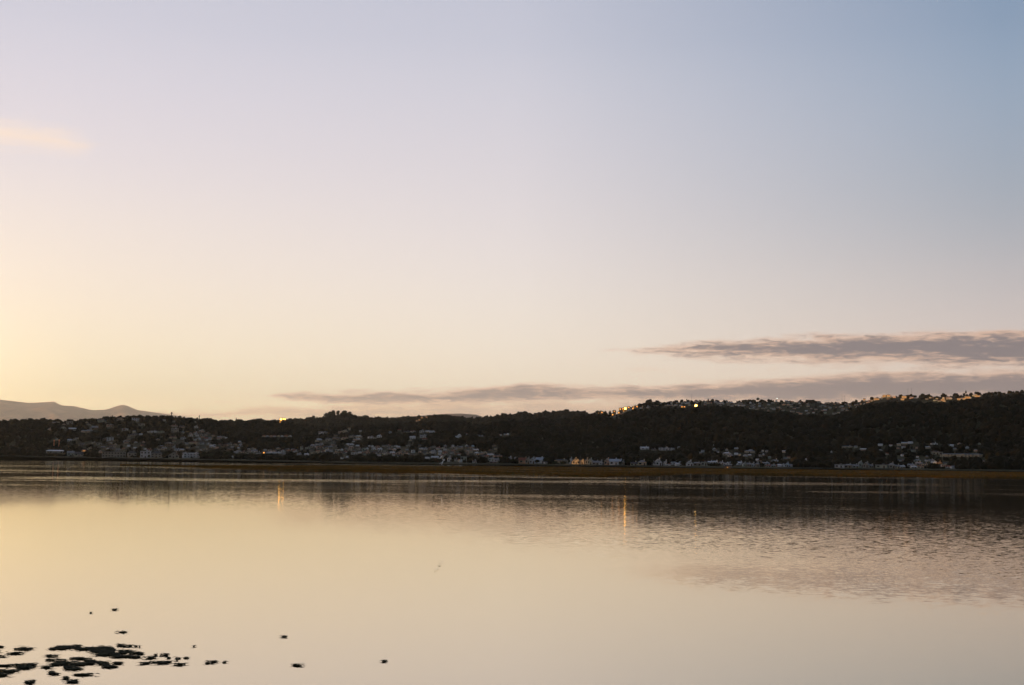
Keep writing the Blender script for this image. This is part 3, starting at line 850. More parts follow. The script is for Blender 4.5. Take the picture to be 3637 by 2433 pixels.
def house_shape(W_, H_, Dp, st, sink=3.0):
    """walls and roof as two MB, plus window and door places (x, z, w, h) on the front."""
    wm, rm = MB(), MB()
    hw, hd = W_ / 2, Dp / 2
    ov = min(0.5, W_ * 0.04)
    wins, door, chim = [], None, None
    if st in ('gf', 'gs', 'hip'):
        rise = {'gf': min(0.45 * H_, 0.42 * W_), 'gs': 0.38 * H_, 'hip': 0.36 * H_}[st]
        eh = H_ - rise
    if st == 'gf':
        wm.poly([(-hw, -hd, -sink), (hw, -hd, -sink), (hw, -hd, eh), (0, -hd, H_ - 0.1), (-hw, -hd, eh), (-hw, hd, -sink), (hw, hd, -sink), (hw, hd, eh), (0, hd, H_ - 0.1), (-hw, hd, eh)],
                [(0, 1, 2, 3, 4), (5, 9, 8, 7, 6), (1, 6, 7, 2), (0, 4, 9, 5)])
        for s in (-1, 1):
            a, b = (0, -hd - ov, H_ + 0.02), (0, hd + ov, H_ + 0.02)
            c, d_ = (s * (hw + ov), hd + ov, eh - 0.25), (s * (hw + ov), -hd - ov, eh - 0.25)
            up = [a, b, c, d_]
            dn = [(p[0], p[1], p[2] - 0.3) for p in up]
            rm.poly(up + dn, [(0, 1, 2, 3), (7, 6, 5, 4), (0, 3, 7, 4), (1, 5, 6, 2), (3, 2, 6, 7)])
    elif st == 'gs':
        wm.poly([(-hw, -hd, -sink), (hw, -hd, -sink), (hw, hd, -sink), (-hw, hd, -sink), (-hw, -hd, eh), (hw, -hd, eh), (hw, hd, eh), (-hw, hd, eh), (-hw, 0, H_ - 0.15), (hw, 0, H_ - 0.15)],
                [(0, 1, 5, 4), (2, 3, 7, 6), (1, 2, 6, 9, 5), (3, 0, 4, 8, 7)])
        for s in (-1, 1):
            up = [(-hw - ov, 0, H_), (hw + ov, 0, H_), (hw + ov, s * (hd + ov), eh - 0.2), (-hw - ov, s * (hd + ov), eh - 0.2)]
            dn = [(p[0], p[1], p[2] - 0.28) for p in up]
            rm.poly(up + dn, [(0, 1, 2, 3), (7, 6, 5, 4), (0, 3, 7, 4), (1, 5, 6, 2), (3, 2, 6, 7)])
    elif st == 'hip':
        wm.box(-hw, hw, -hd, hd, -sink, eh)
        q = min(hd, hw * 0.8)
        rm.poly([(-hw - ov, -hd - ov, eh + 0.02), (hw + ov, -hd - ov, eh + 0.02), (hw + ov, hd + ov, eh + 0.02), (-hw - ov, hd + ov, eh + 0.02), (-hw + q, 0, H_), (hw - q, 0, H_)],
                [(0, 1, 5, 4), (1, 2, 5), (2, 3, 4, 5), (3, 0, 4), (3, 2, 1, 0)])
    elif st == 'flat':
        eh = H_ - 0.5
        wm.box(-hw, hw, -hd, hd, -sink, eh)
        if W_ > 14:
            wm.box(-hw * 0.5, hw * 0.2, -hd - 1.2, -hd, -sink, eh * 0.62)
        rm.box(-hw - ov, hw + ov, -hd - ov, hd + ov, eh + 0.01, H_)
        rm.box(hw * 0.1, hw * 0.45, -hd * 0.3, hd * 0.4, H_ + 0.01, H_ + min(1.6, 0.2 * H_))
    elif st in ('long', 'complex'):
        eh = H_ * (0.72 if st == 'long' else 0.82)
        wm.box(-hw, hw, -hd, hd, -sink, eh)
        nb = max(2, int(W_ / 9))
        for q in range(nb):      # projecting bays with balconies
            x = -hw + (q + 0.5) * W_ / nb
            wm.box(x - W_ / nb * 0.22, x + W_ / nb * 0.22, -hd - 1.1, -hd, -sink, eh * 0.93)
        rm.poly([(-hw - ov, -hd - 1.4, eh + 0.02), (hw + ov, -hd - 1.4, eh + 0.02), (hw + ov, hd + ov, eh + 0.02), (-hw - ov, hd + ov, eh + 0.02), (-hw + hd * 0.5, 0, H_), (hw - hd * 0.5, 0, H_)],
                [(0, 1, 5, 4), (1, 2, 5), (2, 3, 4, 5), (3, 0, 4), (3, 2, 1, 0)])
    elif st in ('wings', 'mansion'):
        eh = H_ * (0.70 if st == 'wings' else 0.52)
        cw = 0.28 * W_
        wm.box(-hw * 0.98, hw * 0.98, -hd * 0.6, hd, -sink, eh)
        rm.poly([(-hw - ov, -hd * 0.6 - ov, eh + 0.02), (hw + ov, -hd * 0.6 - ov, eh + 0.02), (hw + ov, hd + ov, eh + 0.02), (-hw - ov, hd + ov, eh + 0.02), (-hw, hd * 0.2, eh + 0.16 * H_), (hw, hd * 0.2, eh + 0.16 * H_)],
                [(0, 1, 5, 4), (1, 2, 5), (2, 3, 4, 5), (3, 0, 4), (3, 2, 1, 0)])
        cs = [(-hw + cw / 2, cw), (hw - cw / 2, cw)] if st == 'wings' else [(0, cw * 1.1), (-hw * 0.62, cw * 0.6), (hw * 0.62, cw * 0.6)]
        for j, (cx_, c) in enumerate(cs):
            top = H_ if (st == 'wings' or j == 0) else H_ * 0.75
            e2 = top - 0.42 * c
            wm.poly([(cx_ - c / 2, -hd, -sink), (cx_ + c / 2, -hd, -sink), (cx_ + c / 2, -hd, e2), (cx_, -hd, top - 0.1), (cx_ - c / 2, -hd, e2), (cx_ - c / 2, hd * 0.3, -sink), (cx_ + c / 2, hd * 0.3, -sink), (cx_ + c / 2, hd * 0.3, e2), (cx_, hd * 0.3, top - 0.1), (cx_ - c / 2, hd * 0.3, e2)],
                    [(0, 1, 2, 3, 4), (5, 9, 8, 7, 6), (1, 6, 7, 2), (0, 4, 9, 5)])
            for s in (-1, 1):
                up = [(cx_, -hd - ov, top + 0.02), (cx_, hd * 0.3 + ov, top + 0.02), (cx_ + s * (c / 2 + ov), hd * 0.3 + ov, e2 - 0.25), (cx_ + s * (c / 2 + ov), -hd - ov, e2 - 0.25)]
                dn = [(p[0], p[1], p[2] - 0.3) for p in up]
                rm.poly(up + dn, [(0, 1, 2, 3), (7, 6, 5, 4), (0, 3, 7, 4), (1, 5, 6, 2), (3, 2, 6, 7)])
    # windows in storeys
    ns = 2 if eh > 5.0 else 1
    if st == 'complex':
        ns = 2
    nw = max(2, min(12, int(W_ / 3.6)))
    fy = -hd
    for s in range(ns):
        z0 = eh * (s + 0.34) / ns
        zh = eh / ns * 0.42
        for q in range(nw):
            x = -hw + (q + 0.5) * W_ / nw
            y = fy
            if st in ('long', 'complex'):
                nb = max(2, int(W_ / 9))
                u = ((x + hw) / (W_ / nb)) % 1.0
                if abs(u - 0.5) < 0.26:
                    y = -hd - 1.1
                    if abs(u - 0.5) > 0.12:
                        continue
            if st == 'flat' and W_ > 14 and -hw * 0.52 < x < hw * 0.22 and s == 0:
                y = -hd - 1.2
            if st in ('wings', 'mansion'):
                ins = any(abs(x - c0) < c / 2 for c0, c in cs)
                y = -hd if ins else -hd * 0.6
            if s == 0 and q == nw // 2:
                door = (x, y, min(1.3, W_ / nw * 0.5), min(2.3, eh * 0.7))
                continue
            wins.append((x, y, min(2.1, W_ / nw * 0.55), z0, zh))
    if st == 'gf' and H_ - eh > 2.0:
        wins.append((0, -hd, min(1.2, W_ * 0.14), eh + 0.1, (H_ - eh) * 0.35))
    chim = (hw * 0.45, hd * 0.15, H_ - (0.9 if st in ('flat',) else 1.4), H_ + 0.9)
    return wm, rm, wins, door, chim


def house_parts(W_, H_, Dp, st, wall, roof, big, sink):
    wm, rm, wins, door, chim = house_shape(W_, H_, Dp, st, sink)
    root = empty({'gf': 'gabled_house', 'gs': 'house', 'hip': 'hipped_house', 'flat': 'flat_roofed_building', 'long': 'long_building', 'complex': 'apartment_complex', 'wings': 'winged_house', 'mansion': 'mansion'}[st], (0, 0, 0))
    wm.build('wall', WALLS[wall], root)
    rf = rm.build('roof', ROOFS[roof], root)
    if big:
        for (x, y, w, z0, zh) in wins:
            b = MB()
            b.box(x - w / 2, x + w / 2, y - 0.05, y + 0.05, z0, z0 + zh)
            b.build('window', M_window, root)
        if door:
            x, y, w, zh = door
            b = MB()
            b.box(x - w / 2, x + w / 2, y - 0.06, y + 0.05, 0.1, 0.1 + zh)
            b.build('door', M_door, root)
        if st in ('gs', 'hip', 'long', 'gf'):
            x, y, z0, z1 = chim
            b = MB()
            b.box(x - 0.4, x + 0.4, y - 0.4, y + 0.4, z0, z1)
            b.box(x - 0.5, x + 0.5, y - 0.5, y + 0.5, z1 + 0.004, z1 + 0.2)
            b.build('chimney', WALLS[wall], rf)
    else:
        # far smaller houses: the openings are one dark row, still real boxes
        b = MB()
        for (x, y, w, z0, zh) in wins[:6]:
            b.box(x - w / 2, x + w / 2, y - 0.05, y + 0.05, z0, z0 + zh)
        if b.v:
            b.build('windows', M_window, root)
    return root


ORD = ['first', 'second', 'third', 'fourth', 'fifth', 'sixth', 'seventh', 'eighth', 'ninth', 'tenth', 'eleventh', 'twelfth', 'thirteenth', 'fourteenth', 'fifteenth', 'sixteenth',
       'seventeenth', 'eighteenth', 'nineteenth', 'twentieth']
TENS = {2: 'twenty', 3: 'thirty', 4: 'forty', 5: 'fifty', 6: 'sixty', 7: 'seventy', 8: 'eighty', 9: 'ninety'}


def ordinal(n):
    if n < 20:
        return ORD[n]
    t, u = divmod(n + 1, 10)
    if u == 0:
        return {3: 'thirtieth', 4: 'fortieth', 5: 'fiftieth', 6: 'sixtieth'}.get(t, 'last')
    return TENS[t] + '-' + ORD[u - 1]


KINDW = {'gf': 'gable-fronted house', 'gs': 'house', 'hip': 'hip-roofed house', 'flat': 'flat-roofed building', 'long': 'long low building', 'complex': 'long many-windowed apartment block',
         'wings': 'house with two gabled wings', 'mansion': 'large mansion with central gable'}
WALLW = {'white': 'white', 'cream': 'cream', 'grey': 'grey', 'pink': 'pinkish', 'blue': 'pale bluish', 'brown': 'brown', 'green': 'grey-green'}
ROOFW = {'dark': 'dark', 'grey': 'grey', 'red': 'reddish', 'blue': 'blue-grey', 'pale': 'pale'}
single = HOUSES[:N_SINGLE]
rest = HOUSES[N_SINGLE:]
zs = {}
for hq in single:
    zs.setdefault(hq['zone'], []).append(hq)
for z, l in zs.items():
    seen = {}
    for hq in sorted(l, key=lambda q: q['x']):
        k = (hq['wl'], hq['st'])
        hq['n'] = seen.get(k, 0)
        seen[k] = hq['n'] + 1
    for hq in l:
        hq['tot'] = seen[(hq['wl'], hq['st'])]

LIGHT_AT = []
for hq in single:
    big = hq['w'] >= 12 or hq['zone'].startswith('shore')
    p, D = land_hit(hq['x'], hq['y'] + hq['h'] / 2)
    W_ = hq['w'] * D / FPX
    H_ = max(2.6, hq['h'] * D / FPX)
    Dp = min(max(6.0, W_ * 0.7), 12.0)
    th = math.atan2(p.x, p.y)
    r = ray(hq['x'], hq['y'] + hq['h'] / 2)
    zb = CAM_H + D * r.z / math.hypot(r.x, r.y)
    zb = max(zb, float(p.z) - 0.5)
    c = Vector((p.x, p.y, 0)) + Vector((math.sin(th), math.cos(th), 0)) * (Dp / 2)
    root = house_parts(W_, H_, Dp, hq['st'], hq['wl'], hq['rf'], big, 4.0)
    root.location = (c.x, c.y, zb)
    root.rotation_euler = (0, 0, -th + _hr.uniform(-0.22, 0.22))
    place, grp = ZONES[hq['zone']]
    lab = '%s %s with %s roof' % (WALLW[hq['wl']], KINDW[hq['st']], ROOFW[hq['rf']]) if hq['st'] not in ('wings', 'mansion', 'complex') else '%s %s' % (WALLW[hq['wl']], KINDW[hq['st']])
    if hq['tot'] > 1:
        lab = '%s %s %s from left, %s' % (ordinal(hq['n']), WALLW[hq['wl']], KINDW[hq['st']], place)
    else:
        lab = lab + ', ' + place
    tag(root, lab, 'house' if hq['st'] in ('gf', 'gs', 'hip', 'wings', 'mansion') else 'building', grp)
    FOOT.append((th, (W_ / 2 + 0.5) / D, D, Dp, zb + 0.18 * H_))

# the rest, past three hundred, as one mass
bv, bf, bi = [], [], []
MM = list(WALLS.values()) + list(ROOFS.values())
wi = {k: i for i, k in enumerate(WALLS)}
ri = {k: i + len(WALLS) for i, k in enumerate(ROOFS)}
for hq in rest:
    p, D = land_hit(hq['x'], hq['y'] + hq['h'] / 2)
    W_ = hq['w'] * D / FPX
    H_ = max(2.6, hq['h'] * D / FPX)
    Dp = min(max(5.0, W_ * 0.7), 10.0)
    th = math.atan2(p.x, p.y)
    wm, rm, _, _, _ = house_shape(W_, H_, Dp, hq['st'])
    a = -th + _hr.uniform(-0.3, 0.3)
    M = Matrix.Translation((p.x, p.y, p.z)) @ Matrix.Rotation(a, 4, 'Z')
    for mb, ix in ((wm, wi[hq['wl']]), (rm, ri[hq['rf']])):
        b = len(bv)
        bv += [tuple(M @ Vector(v)) for v in mb.v]
        bf += [tuple(b + k for k in f) for f in mb.f]
        bi += [ix] * len(mb.f)
    FOOT.append((th, (W_ / 2) / D, D, Dp, p.z + 0.2 * H_))
town = add_mesh('distant_houses', bv, bf, None, None, False, MM, bi)
tag(town, 'scatter of tiny houses across the plateau town and the hill slopes', 'houses', kind='stuff')

# ------------------------------------------------------------------ windows glowing in place of sun glints, and one lamp
E_gold = emat('glint_gold', (1.0, 0.50, 0.09), 9.0)  # emission stands in for low sun glinting off ridge windows
E_hot = emat('glint_hot', (1.0, 0.56, 0.12), 14.0)
E_orange = emat('glow_orange', (1.0, 0.40, 0.07), 2.0)
E_pink = emat('sun_glow_orange', (1.0, 0.42, 0.12), 0.5)  # low sun on the hilltop facades put in as emission
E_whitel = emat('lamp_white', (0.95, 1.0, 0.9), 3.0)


def glow_window_house(px, py, size, m, label, group, wide=1.0, cat='house', wall='brown'):
    """a small building on the hill whose big window glows in place of caught sunlight"""
    p, D = hit(px, py + 4)
    th = math.atan2(p.x, p.y)
    W_ = size * wide * D / FPX
    H_ = size * D / FPX
    r = ray(px, py)
    zc = CAM_H + D * r.z / math.hypot(r.x, r.y)
    hw, hh = max(W_ * 0.5 + 1.6, 3.0), H_ / 2
    root = empty('glow_house', (p.x, p.y, zc - hh - 0.8), -th)
    wm, rm = MB(), MB()
    wm.box(-hw, hw, 0, 6, -8, H_ + 1.4)
    wm.build('wall', WALLS[wall], root)
    rm.poly([(-hw - 0.4, -0.4, H_ + 1.42), (hw + 0.4, -0.4, H_ + 1.42), (hw + 0.4, 6.4, H_ + 1.42), (-hw - 0.4, 6.4, H_ + 1.42), (-hw + 1, 3, H_ + 2.6), (hw - 1, 3, H_ + 2.6)], [(0, 1, 5, 4), (1, 2, 5), (2, 3, 4, 5), (3, 0, 4), (3, 2, 1, 0)])
    rm.build('roof', ROOFS['dark'], root)
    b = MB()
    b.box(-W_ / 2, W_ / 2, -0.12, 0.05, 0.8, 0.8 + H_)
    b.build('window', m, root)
    tag(root, label, cat, group)
    FOOT.append((th, (hw + 1.0) / D, D, 8, zc - hh))
    return root


G1 = 'sun-glinting houses at the saddle of the ridge'
glow_window_house(998, 1489, 6.0, E_gold, 'house with the biggest yellow sun-glint window on the left ridge', G1)
glow_window_house(1006.5, 1488, 3.4, E_gold, 'narrow sun-glint window house just right of the biggest left ridge glint', G1)
glow_window_house(1012.5, 1489, 3.6, E_gold, 'rightmost of the three adjoining sun-glinting houses on the left ridge', G1)
glow_window_house(995, 1499, 3.0, E_orange, 'dim orange sun-glinting house just below the left ridge glints', G1)
G2 = 'sun-glinting houses on the ridge below the grey cloud'
glow_window_house(2221, 1451, 7.0, E_gold, 'brightest yellow sun-glinting house on the ridge left of the starlike glint', G2)
for (x, y, s, lab) in ((2203, 1453, 4, 'first faint orange sun-glinting house left of the bright ridge glint'), (2212, 1452, 4, 'orange sun-glinting house touching the bright ridge glint on its left'),
                       (2233, 1447, 4, 'small orange sun-glinting house just right of the bright ridge glint'), (2248, 1451, 4, 'orange sun-glinting house lower between the two ridge glints'),
                       (2262, 1445, 5, 'right one of the bright orange sun-glinting houses near the ridge top'), (2250, 1446, 3, 'small orange sun-glinting house beside the right ridge glint'),
                       (2138, 1465, 4, 'orange sun-glinting house under the pair of round trees'), (2127, 1467, 3, 'leftmost faint orange sun-glinting house under the round trees'),
                       (2198, 1466, 4, 'yellow sun-glinting house low on the ridge slope'), (2215, 1461, 4, 'pale sun-glinting house just below the bright ridge glint'),
                       (2182, 1461, 3, 'dim orange sun-glinting house left of the ridge glints'), (2176, 1473, 4, 'lowest pale sun-glinting house under the ridge glints')):
    glow_window_house(x, y, s, E_orange, lab, G2)
glow_window_house(2472, 1441, 7.0, E_hot, 'house with the starlike brightest orange sun glint on the dark rim', 'sun-glinting houses on the dark rim')
glow_window_house(2422, 1445, 3.5, E_orange, 'left one of two small orange sun glints left of the starlike glint', 'sun-glinting houses on the dark rim')
glow_window_house(2431, 1445, 3.5, E_orange, 'small orange sun glint nearest the starlike glint on its left', 'sun-glinting houses on the dark rim')
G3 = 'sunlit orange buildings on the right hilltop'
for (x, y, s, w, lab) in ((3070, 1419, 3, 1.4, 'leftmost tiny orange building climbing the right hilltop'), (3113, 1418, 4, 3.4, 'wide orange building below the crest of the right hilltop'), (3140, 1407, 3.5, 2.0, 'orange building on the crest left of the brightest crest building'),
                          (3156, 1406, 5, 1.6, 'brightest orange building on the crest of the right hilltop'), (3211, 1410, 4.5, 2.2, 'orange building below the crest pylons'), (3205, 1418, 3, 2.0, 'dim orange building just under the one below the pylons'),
                          (3349, 1421, 3.5, 2.5, 'dim orange building before the far right sunlit row'), (3405, 1418, 3.5, 1.6, 'small bright orange building left of the far right row'), (3424, 1416, 3, 2.0, 'orange building in the middle of the far right row'),
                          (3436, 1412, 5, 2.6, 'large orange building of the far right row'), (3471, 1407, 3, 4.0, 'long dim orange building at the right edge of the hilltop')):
    glow_window_house(x, y, s, E_pink, lab, G3, w, 'building', 'cream')
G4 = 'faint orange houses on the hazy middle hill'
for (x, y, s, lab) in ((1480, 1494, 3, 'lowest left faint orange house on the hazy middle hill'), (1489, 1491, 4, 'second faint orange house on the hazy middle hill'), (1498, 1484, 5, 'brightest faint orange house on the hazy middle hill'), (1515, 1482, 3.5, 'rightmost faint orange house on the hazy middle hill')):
    glow_window_house(x, y, s, E_pink, lab, G4)
glow_window_house(937, 1608, 4.0, E_orange, 'small orange glowing house beside the long white town buildings', 'glowing houses along the shore')
glow_window_house(298, 1601, 4.0, E_pink, 'small orange glowing house behind the western shore row', 'glowing houses along the shore', 2.0)
glow_window_house(2584, 1660, 2.2, E_orange, 'tiny orange glowing hut at the shore below the crowded row', 'glowing houses along the shore')


def mast(px, py_top, py_bot, m, label, cat, group, thick=0.35, name='mast', arms=0):
    p, D = hit(px, py_bot)
    if py_bot > 1560:
        p, D = land_hit(px, py_bot)
    r = ray(px, py_top)
    zt = CAM_H + D * r.z / math.hypot(r.x, r.y)
    th = math.atan2(p.x, p.y)
    root = empty(name, (p.x, p.y, p.z - 0.5), -th)
    H_ = zt - p.z + 0.5
    b = MB()
    b.tube([(0, 0, 0), (0, 0, H_ * 0.5), (0, 0, H_)], [thick, thick * 0.8, thick * 0.5], 8)
    b.build('pole', m, root)
    c = MB()
    if arms:
        for q in range(arms):
            z = H_ * (0.95 - 0.12 * q)
            c.box(-H_ * 0.09, H_ * 0.09, -0.12, 0.12, z, z + 0.25)
        c.build('crossarm', m, root)
    else:
        c.tube([(0, 0, H_ + 0.01), (0, 0, H_ + thick * 2), (0, 0, H_ + thick * 3)], [thick * 1.3, thick * 1.3, thick * 0.3], 8)
        c.build('cap', m, root)
    tag(root, label, cat, group)
    return root


M_salmon = mat('sunlit_salmon', (0.80, 0.34, 0.18), 0.6)  # warm sunlight on the posts is put into this colour
mast(191, 1568, 1594, M_salmon, 'left one of two tall orange sunlit posts behind the western shore', 'post', 'orange posts on the western shore', 1.0, 'tall_post')
mast(209, 1567, 1594, M_salmon, 'right one of two tall orange sunlit posts behind the western shore', 'post', 'orange posts on the western shore', 1.0, 'tall_post')
mast(609, 1470, 1486, M_bark, 'dark slender tower standing on the crest of the western hill', 'tower', None, 1.3, 'tower')
mast(577, 1475, 1484, M_white, 'short pale post left of the dark slender tower', 'post', None, 0.7, 'pale_post')
mast(708, 1480, 1490, M_bark, 'short dark post on the crest right of the slender tower', 'post', None, 0.9, 'dark_post')
for (x, a, b_, lab) in ((2457, 1398, 1420, 'lone thin power pole above the starlike light'), (2991, 1402, 1428, 'left one of two thin power poles at the hilltop dip'), (2999, 1404, 1428, 'right one of two thin power poles at the hilltop dip'),
                        (3225, 1380, 1405, 'left one of two thin power poles on the right hilltop'), (3238, 1378, 1405, 'right one of two thin power poles on the right hilltop')):
    mast(x, a, b_, M_pole, lab, 'power pole', 'power poles on the hill tops', 0.28, 'power_pole', 2)
wl = mast(2760, 1411, 1421, M_pole, 'pole with a small white light on the plateau skyline', 'street lamp', None, 0.25, 'street_lamp')
b = MB()
b.tube([(0, 0, 0), (0, 0, 1.3)], [0.8, 0.8], 8)
lmp = b.build('lamp_head', E_whitel, wl)
lmp.location = (0, 0, 7.6)

# ------------------------------------------------------------------ trees one can tell apart
_tr = random.Random(5)


def tree(px, py_base, w, h, label, group, kind='round', leaf=None, shore=False, cat='tree'):
    p, D = (land_hit if shore else hit)(px, py_base)
    th = math.atan2(p.x, p.y)
    W_, H_ = w * D / FPX, h * D / FPX
    r = ray(px, py_base - h)
    zt = CAM_H + D * r.z / math.hypot(r.x, r.y)
    zb = float(p.z) - 0.3
    H_ = max(zt - zb, 3.0)
    root = empty({'round': 'broadleaf_tree', 'cone': 'conifer_tree', 'bush': 'bush'}[kind], (p.x, p.y, zb), _tr.uniform(0, 6))
    t = MB()
    ht = H_ * (0.35 if kind == 'round' else 0.8 if kind == 'cone' else 0.3)
    r0 = max(0.18, H_ * 0.03)
    t.tube([(0, 0, 0), (0.1, 0, ht * 0.5), (0, 0.1, ht), (0.1, 0, min(H_ * 0.8, ht * 1.8))], [r0, r0 * 0.75, r0 * 0.6, r0 * 0.15], 6)
    lobes = []
    if kind == 'cone':
        for q in range(9):
            u = q / 8
            lobes.append((_tr.uniform(-.1, .1) * W_, _tr.uniform(-.1, .1) * W_, H_ * (0.15 + 0.82 * u), W_ * 0.5 * (1 - 0.9 * u) + 0.3, H_ * 0.09))
    else:
        n = 9 if kind == 'round' else 7
        zlo = 0.42 if kind == 'round' else 0.2
        for q in range(n):
            a = _tr.uniform(0, 6.28)
            rr_ = _tr.uniform(0.1, 0.32) * W_
            z = H_ * _tr.uniform(zlo + 0.08, 0.82)
            lobes.append((rr_ * math.cos(a), rr_ * math.sin(a), z, W_ * _tr.uniform(0.16, 0.26), H_ * _tr.uniform(0.12, 0.2)))
        lobes.append((0, 0, H_ * 0.8, W_ * 0.22, H_ * 0.19))
        lobes.append((0, 0, H_ * (zlo + 0.15), W_ * 0.4, H_ * 0.16))
        for q in range(4):
            l = lobes[q]
            t.tube([(0, 0, ht * 0.8), (l[0] * 0.5, l[1] * 0.5, (ht * 0.8 + l[2]) / 2), (l[0], l[1], l[2])], [r0 * 0.5, r0 * 0.35, r0 * 0.12], 5)
    t.build('trunk', M_bark, root)
    c = MB()
    s = max(0.35, W_ * 0.10)
    for (lx, ly, lz, lr, lh) in lobes:
        for q in range(95):
            v = Vector((_tr.gauss(0, 1), _tr.gauss(0, 1), _tr.gauss(0, 1))).normalized() * (_tr.uniform(0.35, 1.05) ** 0.6)
            x, y, z = lx + v.x * lr, ly + v.y * lr, lz + v.z * lh
            u = Vector((_tr.gauss(0, 1), _tr.gauss(0, 1), _tr.gauss(0, 1))).normalized()
            k = u.orthogonal().normalized()
            g = s * _tr.uniform(0.6, 1.3)
            b = len(c.v)
            pz = Vector((x, y, z))
            c.v += [tuple(pz + u * g * 0.7), tuple(pz + k * g * 0.45), tuple(pz - u * g * 0.7), tuple(pz - k * g * 0.45)]
            c.f.append((b, b + 1, b + 2, b + 3))
            c.i.append(0)
    c.build('crown', leaf or M_leaf, root)
    tag(root, label, cat, group)
    return root


GT = 'trees crowning the hazy summit'
for (X_, w, top, lab) in ((1620, 58, 388, 'small lone round tree left of the summit grove'), (1790, 62, 348, 'low leftmost tree of the summit grove'), (1840, 60, 328, 'second tree from the left in the summit grove'), (1888, 76, 311, 'tallest dark tree of the summit grove'),
                          (1952, 50, 314, 'narrow tree left of the gap in the summit grove'), (2042, 84, 316, 'big round tree right of the gap in the summit grove'), (2112, 66, 334, 'thin last tree on the right of the summit grove'), (2310, 56, 384, 'small low tree right of the summit grove')):
    tree(700 + X_ / 3.907, 1380 + 412 / 3.907, w * 1.2 / 3.907, (426 - top) / 3.907, lab, GT)
GR = 'trees standing up from the ridges'
for (k, X_, Yb, w, h, kind, lab) in (
        (1, 560, 440, 80, 28, 'round', 'broad round tree on the western hill left of its top'), (1, 1150, 398, 56, 28, 'round', 'round tree at the left end of the western hill top'), (1, 1430, 400, 90, 30, 'round', 'wide round tree on top of the western hill'),
        (1, 1870, 405, 60, 30, 'round', 'round tree just right of the dark slender tower'), (2, 30, 430, 22, 36, 'cone', 'pointed tree at the right end of the western hill'), (2, 540, 450, 34, 40, 'cone', 'dark upright tree on the low ridge left of the glinting windows'),
        (2, 605, 450, 60, 28, 'round', 'flat round tree beside the dark upright ridge tree'), (2, 790, 452, 92, 30, 'round', 'wide flat tree left of the yellow glinting windows'), (2, 1050, 452, 24, 26, 'cone', 'small pointed tree just left of the yellow glinting windows'),
        (3, 190, 415, 50, 34, 'cone', 'bushy pointed tree right of the summit grove'), (3, 320, 425, 26, 32, 'cone', 'slim pointed tree on the hazy middle ridge'), (3, 585, 425, 40, 30, 'cone', 'pointed tree left of the faint orange houses'),
        (3, 672, 420, 30, 32, 'cone', 'slim tree second left of the faint orange houses'), (3, 805, 415, 26, 34, 'cone', 'slim tree just left of the faint orange houses'), (3, 960, 405, 26, 40, 'cone', 'tallest pointed tree above the faint orange houses'),
        (3, 1560, 440, 28, 36, 'cone', 'pointed tree in the dip right of the middle ridge'), (3, 1622, 440, 24, 30, 'cone', 'slim tree right of the dip on the middle ridge'), (3, 1712, 430, 36, 40, 'cone', 'tall pointed tree where the brown hill begins'),
        (4, 240, 350, 70, 34, 'round', 'round tree on the first hump of the brown hill'), (4, 1040, 335, 40, 26, 'round', 'round tree on the right end of the brown hill'), (4, 1182, 375, 54, 50, 'round', 'dark tree in the dip between brown hill and plateau ridge'),
        (4, 1335, 350, 60, 54, 'round', 'left one of the two tall round trees on the ridge'), (4, 1384, 350, 54, 50, 'round', 'right one of the two tall round trees on the ridge'), (4, 1450, 350, 60, 42, 'round', 'round tree right of the two tall ridge trees'),
        (4, 1510, 345, 50, 40, 'round', 'small round tree left of the orange ridge lights'), (4, 1990, 262, 60, 38, 'round', 'round tree right of the orange ridge lights'), (4, 2070, 255, 50, 34, 'round', 'second round tree right of the orange ridge lights'),
        (4, 2160, 245, 96, 42, 'round', 'wide round tree climbing to the plateau'), (4, 2270, 235, 50, 44, 'round', 'dark upright tree at the start of the plateau'), (5, 60, 240, 70, 36, 'round', 'wide round tree at the start of the plateau town'),
        (5, 160, 215, 26, 28, 'round', 'small tree on the plateau rise'), (5, 465, 165, 26, 22, 'round', 'small dark tree left of the plateau top'), (5, 1455, 160, 52, 36, 'round', 'round tree on the plateau skyline left of the white light'),
        (6, 1475, 95, 52, 28, 'round', 'round tree on the right hilltop skyline'), (6, 2075, 62, 26, 38, 'round', 'small upright tree near the right end of the skyline'), (6, 2210, 68, 50, 24, 'round', 'low bushy tree at the right end of the skyline')):
    x0 = [160, 700, 1240, 1780, 2320, 2900][k - 1]
    tree(x0 + X_ / 3.907, 1380 + (Yb + 4) / 3.907, w / 3.907, (h + 4) / 3.907, lab, GR, kind)
GS = 'dark trees among the shore houses'
